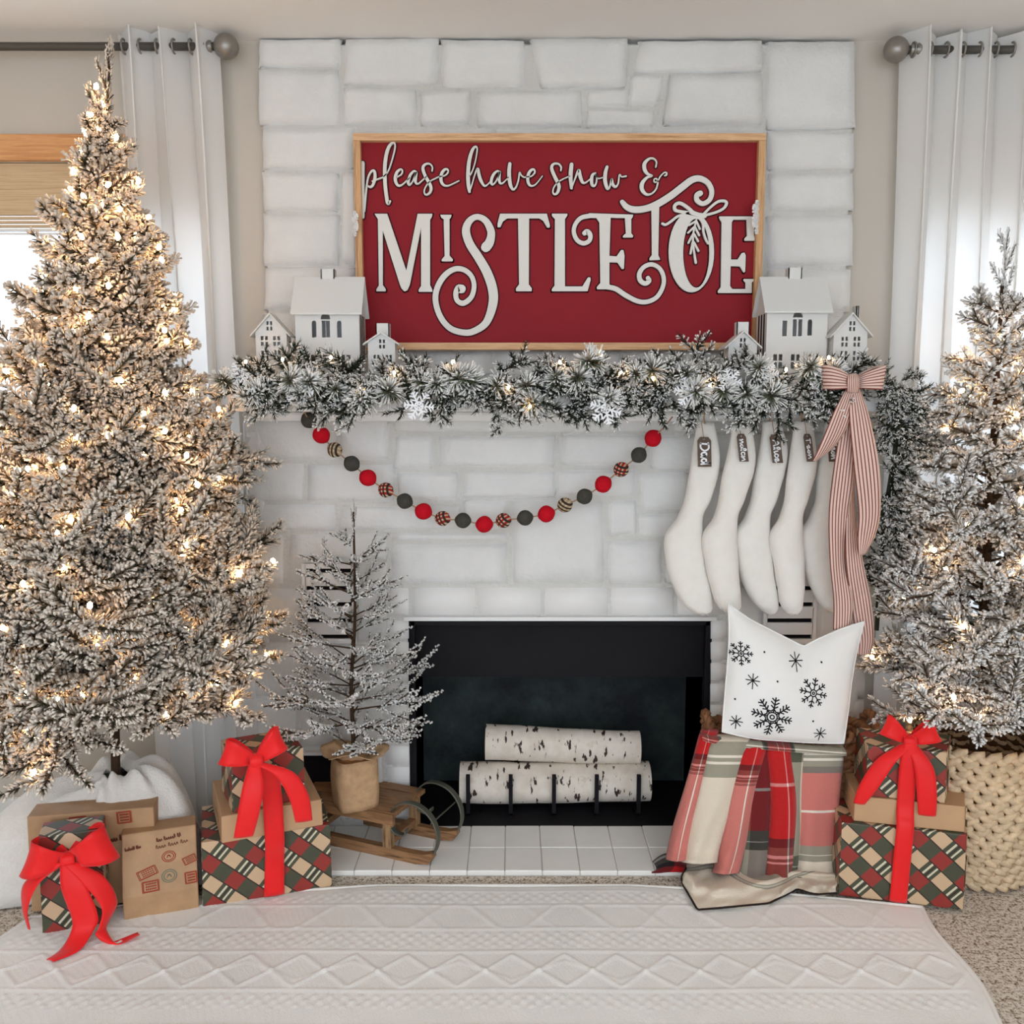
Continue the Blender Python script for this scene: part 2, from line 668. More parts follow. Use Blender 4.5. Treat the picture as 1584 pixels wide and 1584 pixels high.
# ------------------------------------------------------------------ the room
YW = 2.86          # window wall
YF = 2.79          # lower face of the chimney breast
YU = 2.82          # upper face
CEIL = 2.457
XL, XR, YB = -2.5, 2.45, -2.6
mesh('floor', *box(XL - 0.2, XR + 0.2, YB, YW + 0.6, -0.06, 0.0), 'carpet')['kind'] = 'structure'
mesh('ceiling', *box(XL - 0.2, XR + 0.2, -0.9, YW + 0.2, CEIL, CEIL + 0.06), 'ceiling')['kind'] = 'structure'
mesh('wall_left', *box(XL - 0.1, XL, YB, YW, 0, CEIL), 'wall')['kind'] = 'structure'
mesh('wall_right', *box(XR, XR + 0.1, YB, YW, 0, CEIL), 'wall')['kind'] = 'structure'

# chimney extents
ux0, ux1 = atY(402, 300, YU).x, atY(1322, 300, YU).x
lx0, lx1 = atY(384, 800, YF).x, atY(1346, 800, YF).x
w1 = (XL + 0.1, -0.925, 0.52, 2.11)      # left window opening x0,x1,z0,z1
w2 = (1.26, XR - 0.1, 0.52, 2.11)


def wall_with_window(name, x0, x1, w):
    parts = [box(x0, w[0], YW, YW + 0.14, 0, CEIL), box(w[1], x1, YW, YW + 0.14, 0, CEIL),
             box(w[0], w[1], YW, YW + 0.14, 0, w[2]), box(w[0], w[1], YW, YW + 0.14, w[3], CEIL)]
    o = mesh(name, *merge(parts), 'wall')
    o['kind'] = 'structure'


wall_with_window('wall_back_left', XL - 0.1, ux0 + 0.12, w1)
wall_with_window('wall_back_right', ux1 - 0.12, XR + 0.1, w2)
for nm, w in (('window_1', w1), ('window_2', w2)):
    e = empty(nm, ((w[0] + w[1]) / 2, YW, w[2]), kind='structure')
    x0, x1, z0, z1 = w
    mesh('window_head', *box(x0 - 0.03, x1 + 0.03, YW - 0.022, YW + 0.01, z1, z1 + 0.075), 'oak_trim', e)
    mesh('window_side', *box(x0 - 0.03, x0, YW - 0.018, YW + 0.01, z0, z1), 'white_trim', e)
    mesh('window_side', *box(x1, x1 + 0.03, YW - 0.018, YW + 0.01, z0, z1), 'white_trim', e)
    mesh('window_sill', *box(x0 - 0.03, x1 + 0.03, YW - 0.05, YW + 0.04, z0 - 0.03, z0), 'white_trim', e)
    mesh('window_sash', *merge([box(x0, x1, YW + 0.06, YW + 0.1, z0, z0 + 0.05), box(x0, x1, YW + 0.06, YW + 0.1, z1 - 0.05, z1),
                                box(x0, x0 + 0.05, YW + 0.06, YW + 0.1, z0, z1), box(x1 - 0.05, x1, YW + 0.06, YW + 0.1, z0, z1)]), 'white_trim', e)
    mesh('window_pane', *box(x0 + 0.05, x1 - 0.05, YW + 0.078, YW + 0.082, z0 + 0.05, z1 - 0.05), 'glass', e)
for nm, w, where in (('woven_blind', w1, 'left window beside the big tree'), ('woven_blind', w2, 'right window behind the white curtain')):
    x0, x1, z0, z1 = w
    e = empty(nm, ((x0 + x1) / 2, YW + 0.03, z1), 'tan woven wood blind half raised in the ' + where, 'blind', 'woven blinds')
    mesh('head_panel', *box(x0 + 0.01, x1 - 0.01, YW + 0.012, YW + 0.03, z1 - 0.155, z1 - 0.002), 'blind', e)
    for i in range(5):
        zz = z1 - 0.16 - i * 0.012
        mesh('slat', *box(x0 + 0.01, x1 - 0.01, YW + 0.008, YW + 0.03, zz - 0.007, zz), 'blind' if i < 3 else 'white_trim', e)
# skirting
for nm, a, b in (('baseboard_left', XL, lx0 + 0.02), ('baseboard_right', lx1 - 0.02, XR)):
    o = bevel(mesh(nm, *box(a, b, YW - 0.015, YW, 0, 0.09), 'white_trim'), 0.004)
    o['kind'] = 'structure'

# ------------------------------------------------------------------ chimney breast
fx0, fx1 = atY(637, 1120, YF).x, atY(1094, 1120, YF).x
fz1 = atY(865, 958, YF).z
zm = atY(865, 637, 2.56).z        # underside of the mantel
YH0 = atZ(800, 1347, 0.02).y      # hearth front edge
chim = empty('wall_fireplace', ((lx0 + lx1) / 2, YF, 0), kind='structure')
g = 0.014
core = [box(lx0 + 0.03, fx0, YF + g, YW + 0.5, 0, zm), box(fx1, lx1 - 0.03, YF + g, YW + 0.5, 0, zm),
        box(fx0, fx1, YF + g, YW + 0.5, fz1, zm), box(ux0 + 0.012, ux1 - 0.012, YU + g, YW + 0.5, zm, CEIL - 0.02), box(ux0 + 0.02, ux1 - 0.02, YU + 0.06, YW + 0.5, CEIL - 0.02, CEIL)]
mesh('mortar_core', *merge(core), 'mortar', chim)


def stone(poly_px, Y, depth=0.02, mat='stone', name='stone', rough=1.0, gap=0.0015, nx=11, nz=8, parent=None, n_back=0.05):
    """a rock-faced block from four corner pixels measured on the face plane"""
    c = [atY(p[0], p[1], Y) for p in poly_px]          # TL TR BR BL
    c = [np.array((p.x, p.z)) for p in c]
    ew, eh = min(0.2, 0.005 / np.linalg.norm(c[1] - c[0])), min(0.2, 0.005 / np.linalg.norm(c[3] - c[0]))
    xs = np.concatenate([[0], np.linspace(ew, 1 - ew, nx - 2), [1]])
    zs = np.concatenate([[0], np.linspace(eh, 1 - eh, nz - 2), [1]])
    ctr = sum(c) / 4
    c = [p + (ctr - p) / np.linalg.norm(ctr - p) * gap * 1.4 for p in c]
    ph = rng.uniform(0, 6.28, 6)
    fr = rng.uniform(6, 22, 6)
    V = []
    tilt = rng.normal(0, 0.0025 * rough, 2)
    for v in zs:
        for u in xs:
            p = (c[0] * (1 - u) + c[1] * u) * (1 - v) + (c[3] * (1 - u) + c[2] * u) * v
            e = min(u * 1, 1 - u) * np.linalg.norm(c[1] - c[0])
            f = min(v, 1 - v) * np.linalg.norm(c[3] - c[0])
            edge = min(e, f)
            bump = depth * (1 - math.exp(-edge / 0.0022))
            bump += rough * 0.0035 * (math.sin(p[0] * fr[0] * 3 + ph[0]) * math.sin(p[1] * fr[1] * 3 + ph[1]) + 0.6 * math.sin(p[0] * fr[2] * 5 + p[1] * fr[3] * 4 + ph[2]))* (edge > 0)
            bump += (u - .5) * tilt[0] * 2 + (v - .5) * tilt[1] * 2
            w = np.array([math.sin(v * 9 + ph[3]), math.sin(u * 9 + ph[4])]) * 0.0016 * rough * (edge < 1e-6)
            V.append((p[0] + w[0], Y + g + 0.004 - bump, p[1] + w[1]))
    m = nx * nz
    Fc = [tuple(reversed(q)) for q in grid_faces(nz, nx)]
    # skirt into the mortar
    rim = list(range(nx)) + [i * nx + nx - 1 for i in range(1, nz)] + list(range(m - 2, m - nx - 1, -1)) + [i * nx for i in range(nz - 2, 0, -1)]
    b0 = len(V)
    for i in rim:
        V.append((V[i][0], Y + g + 0.01, V[i][2]))
    k = len(rim)
    for i in range(k):
        j = (i + 1) % k
        Fc.append((rim[i], rim[j], b0 + j, b0 + i))
    return mesh(name, V, Fc, mat, parent or chim, True)


def rect(x0, y0, x1, y1, j=2.5):
    r = lambda: random.uniform(-j, j)
    return [(x0 + r(), y0 + r() * .6), (x1 + r(), y0 + r() * .6), (x1 + r(), y1 + r() * .6), (x0 + r(), y1 + r() * .6)]


upper = [(399, 59, 527, 103), (400, 105, 527, 193), (402, 195, 549, 263), (404, 265, 526, 327), (527, 265, 552, 412), (405, 329, 526, 412), (407, 414, 550, 480),
         (408, 482, 552, 552), (409, 554, 560, 622), (531, 56, 678, 130), (682, 59, 815, 134), (531, 133, 645, 193), (650, 136, 728, 194), (734, 138, 903, 196),
         (906, 138, 972, 164), (908, 167, 1016, 198), (1188, 61, 1328, 199), (1186, 202, 1327, 262), (1188, 266, 1325, 326), (1187, 330, 1323, 412), (1186, 415, 1321, 482),
         (1186, 485, 1319, 552), (1184, 554, 1317, 622), (562, 540, 760, 580), (764, 540, 958, 581), (962, 540, 1180, 578), (562, 584, 690, 622), (694, 585, 900, 622), (904, 584, 1180, 622)]
for r in upper:
    stone(rect(*r), YU, 0.016)
stone([(818, 56), (974, 56), (970, 135), (835, 135)], YU, 0.02)
stone([(988, 60), (1182, 60), (1182, 110), (978, 112)], YU, 0.018)
stone([(975, 114), (1030, 112), (1018, 164), (972, 162)], YU, 0.015)
stone([(1036, 113), (1182, 111), (1182, 194), (1024, 194)], YU, 0.024)
# behind the sign the same stonework goes on
for r in [(556, 198, 760, 300), (764, 198, 980, 300), (984, 198, 1182, 300), (556, 304, 700, 420), (704, 304, 930, 420), (934, 304, 1182, 420), (556, 424, 800, 536), (804, 424, 1182, 536)]:
    stone(rect(*r), YU, 0.013)
lower = [(376, 642, 520, 713), (523, 640, 602, 713), (607, 640, 770, 669), (774, 640, 1040, 668), (608, 673, 672, 727), (676, 673, 860, 723), (866, 672, 1002, 720),
         (1006, 672, 1160, 726), (386, 717, 470, 776), (473, 718, 608, 778), (612, 731, 708, 775), (712, 728, 861, 770), (865, 726, 985, 769), (990, 731, 1070, 790),
         (384, 780, 520, 822), (524, 782, 712, 822), (716, 774, 786, 822), (791, 774, 935, 904), (940, 773, 986, 830), (990, 794, 1070, 832), (940, 836, 1025, 904),
         (384, 826, 440, 905), (444, 826, 598, 866), (602, 826, 786, 838), (602, 841, 786, 904), (1029, 836, 1160, 904), (1074, 730, 1240, 832), (1164, 672, 1335, 726), (1044, 640, 1334, 668),
         (1244, 730, 1338, 832), (1164, 836, 1340, 866)]
for r in lower:
    stone(rect(*r), YF, 0.013, rough=0.8)
for r in [(384, 910, 466, 990), (384, 994, 466, 1080), (384, 1084, 458, 1166), (384, 1170, 458, 1280), (444, 1000, 592, 1080) if False else (470, 1000, 592, 1080), (462, 1084, 592, 1160),
          (552, 870, 598, 994), (564, 1165, 592, 1282), (1130, 1000, 1260, 1080), (1130, 1084, 1340, 1180), (1130, 1184, 1340, 1284), (1264, 870, 1342, 990), (1264, 994, 1342, 1080), (1130, 908, 1180, 996)]:
    stone(rect(*r, j=1), YF, 0.012, rough=0.5)
# brick course over the firebox and slim bricks beside it
bx = [552 if False else 600, 634, 737, 840, 943, 1046, 1126]
for a, b in zip(bx[:-1], bx[1:]):
    stone(rect(a + 1, 909, b - 1, 954, j=0.4), YF, 0.013, 'brick', 'brick', 0.15, 0.002, 5, 4)
for xa, xb in ((596, 634), (1098, 1127)):
    y = 960
    while y < 1280:
        h = 32.5
        stone(rect(xa, y, xb, min(y + h - 1, 1284), j=0.4), YF, 0.012, 'brick', 'brick', 0.15, 0.002, 4, 4)
        y += h
# white lip over the opening
mesh('lintel_bar', *box(fx0 - 0.02, fx1 + 0.02, YF - 0.006, YF + 0.03, fz1 - 0.004, fz1 + 0.008), 'white_trim', chim)
# side faces of the breast (rough stone ends)
for xs, s, Y, zz0, zz1 in ((lx0, -1, YF, 0, zm), (lx1, 1, YF, 0, zm)):
    z = zz0 + 0.01
    while z < zz1 - 0.02:
        h = random.uniform(0.1, 0.17)
        z2 = min(z + h, zz1)
        d = random.uniform(-0.012, 0.012)
        xa, xb = (xs - 0.005 + d, xs + 0.05) if s < 0 else (xs - 0.05, xs + 0.005 + d)
        b = bevel(mesh('stone', *box(xa, xb, YF + 0.006, YW + 0.02, z + 0.002, z2 - 0.002), 'stone', chim), 0.014, 3)
        z = z2

# vent grilles : louvres with real slots
for x0p, x1p, side in ((472, 546, 'left'), (1186, 1260, 'right')):
    a, b = atY(x0p, 930, YF).x, atY(x1p, 930, YF).x
    zt, zb = atY(865, 872, YF).z, atY(865, 996, YF).z
    e = empty('air_vent', ((a + b) / 2, YF, zb), 'white slotted air vent in the stone %s of the firebox' % ('to the left' if side == 'left' else 'behind the stockings and pillow, right'), 'vent', 'fireplace vents')
    ys = [883, 910, 935, 960, 985]
    cuts = [zt]
    for y in ys:
        cuts += [atY(865, y - 3.2, YF).z, atY(865, y + 3.2, YF).z]
    cuts.append(zb)
    for i in range(0, len(cuts), 2):
        bevel(mesh('louvre', *box(a, b, YF - 0.001, YF + 0.012, cuts[i + 1], cuts[i]), 'brick', e), 0.002)
    mesh('frame_side', *box(a - 0.008, a + 0.004, YF - 0.001, YF + 0.012, zb, zt), 'brick', e)
    mesh('frame_side', *box(b - 0.004, b + 0.008, YF - 0.001, YF + 0.012, zb, zt), 'brick', e)
    mesh('shade_sheet', *box(a, b, YF + 0.0125, YF + 0.0138, zb, zt), 'slot_shade', e)  # thin dark sheet stands in for the shade behind the slots
# lower air intake
a, b = atY(462, 1200, YF).x, atY(562, 1200, YF).x
zt, zb = atY(865, 1168, YF).z, atY(865, 1229, YF).z
e = empty('air_intake', ((a + b) / 2, YF, zb), 'black air intake opening low in the stone behind the burlap pot', 'vent')
mesh('shade_sheet', *box(a, b, YF + 0.0115, YF + 0.0138, zb, zt), 'slot_shade', e)  # flat dark sheet, the shade of the open intake put into colour
mesh('frame', *merge([box(a - 0.008, b + 0.008, YF - 0.004, YF + 0.012, zt, zt + 0.01), box(a - 0.008, b + 0.008, YF - 0.004, YF + 0.012, zb - 0.01, zb),
                      box(a - 0.008, a, YF - 0.004, YF + 0.012, zb, zt), box(b, b + 0.008, YF - 0.004, YF + 0.012, zb, zt)]), 'brick', e)

# firebox
fb = empty('firebox', ((fx0 + fx1) / 2, YF, 0.0), 'black metal firebox set into the white stone chimney', 'fireplace')
yb = YF + 0.36
mesh('back_panel', *box(fx0, fx1, yb, yb + 0.01, 0, fz1), 'soot', fb)
mesh('side_panel', *box(fx0 - 0.01, fx0, YF + 0.012, yb, 0, fz1), 'black', fb)
mesh('side_panel', *box(fx1, fx1 + 0.01, YF + 0.012, yb, 0, fz1), 'black', fb)
mesh('smoke_hood', *box(fx0, fx1, YF + 0.07, YF + 0.08, atY(865, 1047, YF + 0.07).z, fz1), 'black', fb)
mesh('roof_panel', *box(fx0, fx1, YF + 0.012, yb, fz1 - 0.01, fz1 - 0.002), 'black', fb)
mesh('floor_panel', *box(fx0, fx1, YF + 0.004, yb, 0.0, 0.02), 'black', fb)
mesh('opening_frame', *merge([box(fx0, fx0 + 0.012, YF + 0.002, YF + 0.03, 0.02, fz1 - 0.004), box(fx1 - 0.012, fx1, YF + 0.002, YF + 0.03, 0.02, fz1 - 0.004),
                              box(fx0, fx1, YF + 0.002, YF + 0.03, fz1 - 0.02, fz1 - 0.004)]), 'black', fb)

# hearth tiles
hx0, hx1 = lx0 - 0.02, lx1 + 0.02
he = empty('floor_hearth', ((hx0 + hx1) / 2, YF, 0), kind='structure')
mesh('grout_bed', *box(hx0, hx1, YH0 + 0.004, YF + 0.012, 0.0, 0.016), 'grout', he)
tw = 0.1105
tx = atZ(781, 1330, 0.02).x
n0 = int((hx0 - tx) / tw) - 1
tb = None
rows = [(YH0, YH0 + (YF - YH0) * 0.5), (YH0 + (YF - YH0) * 0.5, YF + 0.006)]
for ya, yb2 in rows:
    for i in range(n0, n0 + 22):
        a, b = tx + i * tw, tx + (i + 1) * tw
        if a < hx0 - 0.02 or b > hx1 + 0.02:
            continue
        dz = random.uniform(-0.0008, 0.0008)
        bevel(mesh('tile', *box(a + 0.0012, b - 0.0012, ya + 0.0012, yb2 - 0.0012, 0.004, 0.02 + dz), 'tile', he), 0.002, 2)

# mantel
mx0, mx1 = atY(352, 620, 2.58).x, atY(1372, 620, 2.58).x
zmt = atY(865, 588, 2.58).z
man = empty('mantel_shelf', ((mx0 + mx1) / 2, 2.7, zm), 'white painted mantel beam under the snowy garland', 'mantel')
bevel(mesh('shelf_beam', *box(mx0, mx1, 2.58, YU + 0.012, zm, zmt), 'white_trim', man), 0.006)
bevel(mesh('bed_moulding', *box(lx0 + 0.02, lx1 - 0.02, 2.70, YF + 0.012, zm - 0.03, zm), 'white_trim', man), 0.01)

# ------------------------------------------------------------------ sign
YS = 2.772         # board face


def sp(px, py):
    p = atY(px, py, YS)
    return (p.x, p.z)


sx0 = (atY(545, 205, YS).x + atY(557, 540, YS).x) / 2
sx1 = (atY(1183, 208, YS).x + atY(1172, 540, YS).x) / 2
sz1, sz0 = atY(865, 206, YS - .02).z, atY(865, 541, YS - .02).z
sign = empty('wall_sign', ((sx0 + sx1) / 2, YS, sz0), 'large red framed wooden sign with raised white lettering on the mantel', 'sign')
fwid = 0.021
mesh('board', *box(sx0 + 0.004, sx1 - 0.004, YS, YS + 0.014, sz0 + 0.004, sz1 - 0.004), 'sign_red', sign)
for nm, b, mt in (('frame_rail', box(sx0, sx1, YS - 0.022, YS + 0.016, sz1 - fwid, sz1), 'frame_wood_h'), ('frame_rail', box(sx0, sx1, YS - 0.022, YS + 0.016, sz0, sz0 + fwid), 'frame_wood_h'),
                  ('frame_stile', box(sx0, sx0 + fwid, YS - 0.0215, YS + 0.016, sz0 + fwid, sz1 - fwid), 'frame_wood_v'), ('frame_stile', box(sx1 - fwid, sx1, YS - 0.0215, YS + 0.016, sz0 + fwid, sz1 - fwid), 'frame_wood_v')):
    bevel(mesh(nm, *b, mt, sign), 0.0015)


def crop(ox, oy, s):
    return lambda x, y: (ox + x / s, oy + y / s)


cA, cB, cC, cD, cE, cFf, cG = crop(545, 205, 7.2), crop(715, 215, 9.318), crop(840, 235, 7.92), crop(560, 320, 6.6), crop(760, 320, 9.318), crop(870, 260, 6.6), crop(1020, 290, 8.8)
LT = 0.007


def letter(name, items, label=None):
    """items: ('s', crop, points, widths) strokes or ('p', crop, outline, holes) solid shapes; built once as the raised
    letter and once as a slightly larger thin dark outline behind it"""
    parts = []
    for ii, it in enumerate(items):
        cr = it[1]
        LT = 0.007 + 0.0004 * ii
        if it[0] == 's':
            sc = 1.0 / (cr(1, 0)[0] - cr(0, 0)[0])
            W = it[3]
            W = [w / sc for w in W] if not np.isscalar(W) else W / sc
            P = [cr(*p) for p in it[2]]
            parts.append(stroke_prism(P, W, YS - LT, YS + 0.002, 5, sp))
        else:
            parts.append(prism2([sp(*cr(*p)) for p in it[2]], [[sp(*cr(*p)) for p in h] for h in it[3]], YS - LT, YS + 0.002))
    o = mesh(name, *merge(parts), 'letter', sign)
    return o


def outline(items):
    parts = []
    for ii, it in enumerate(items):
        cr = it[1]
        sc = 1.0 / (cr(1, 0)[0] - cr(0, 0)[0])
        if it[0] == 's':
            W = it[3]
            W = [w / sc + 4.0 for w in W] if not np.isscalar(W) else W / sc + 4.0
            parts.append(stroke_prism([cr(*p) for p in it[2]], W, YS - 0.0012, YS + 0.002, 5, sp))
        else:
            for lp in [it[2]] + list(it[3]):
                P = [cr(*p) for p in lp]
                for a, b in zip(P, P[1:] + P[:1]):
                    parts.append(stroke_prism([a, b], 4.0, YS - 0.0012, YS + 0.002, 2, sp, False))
    return parts


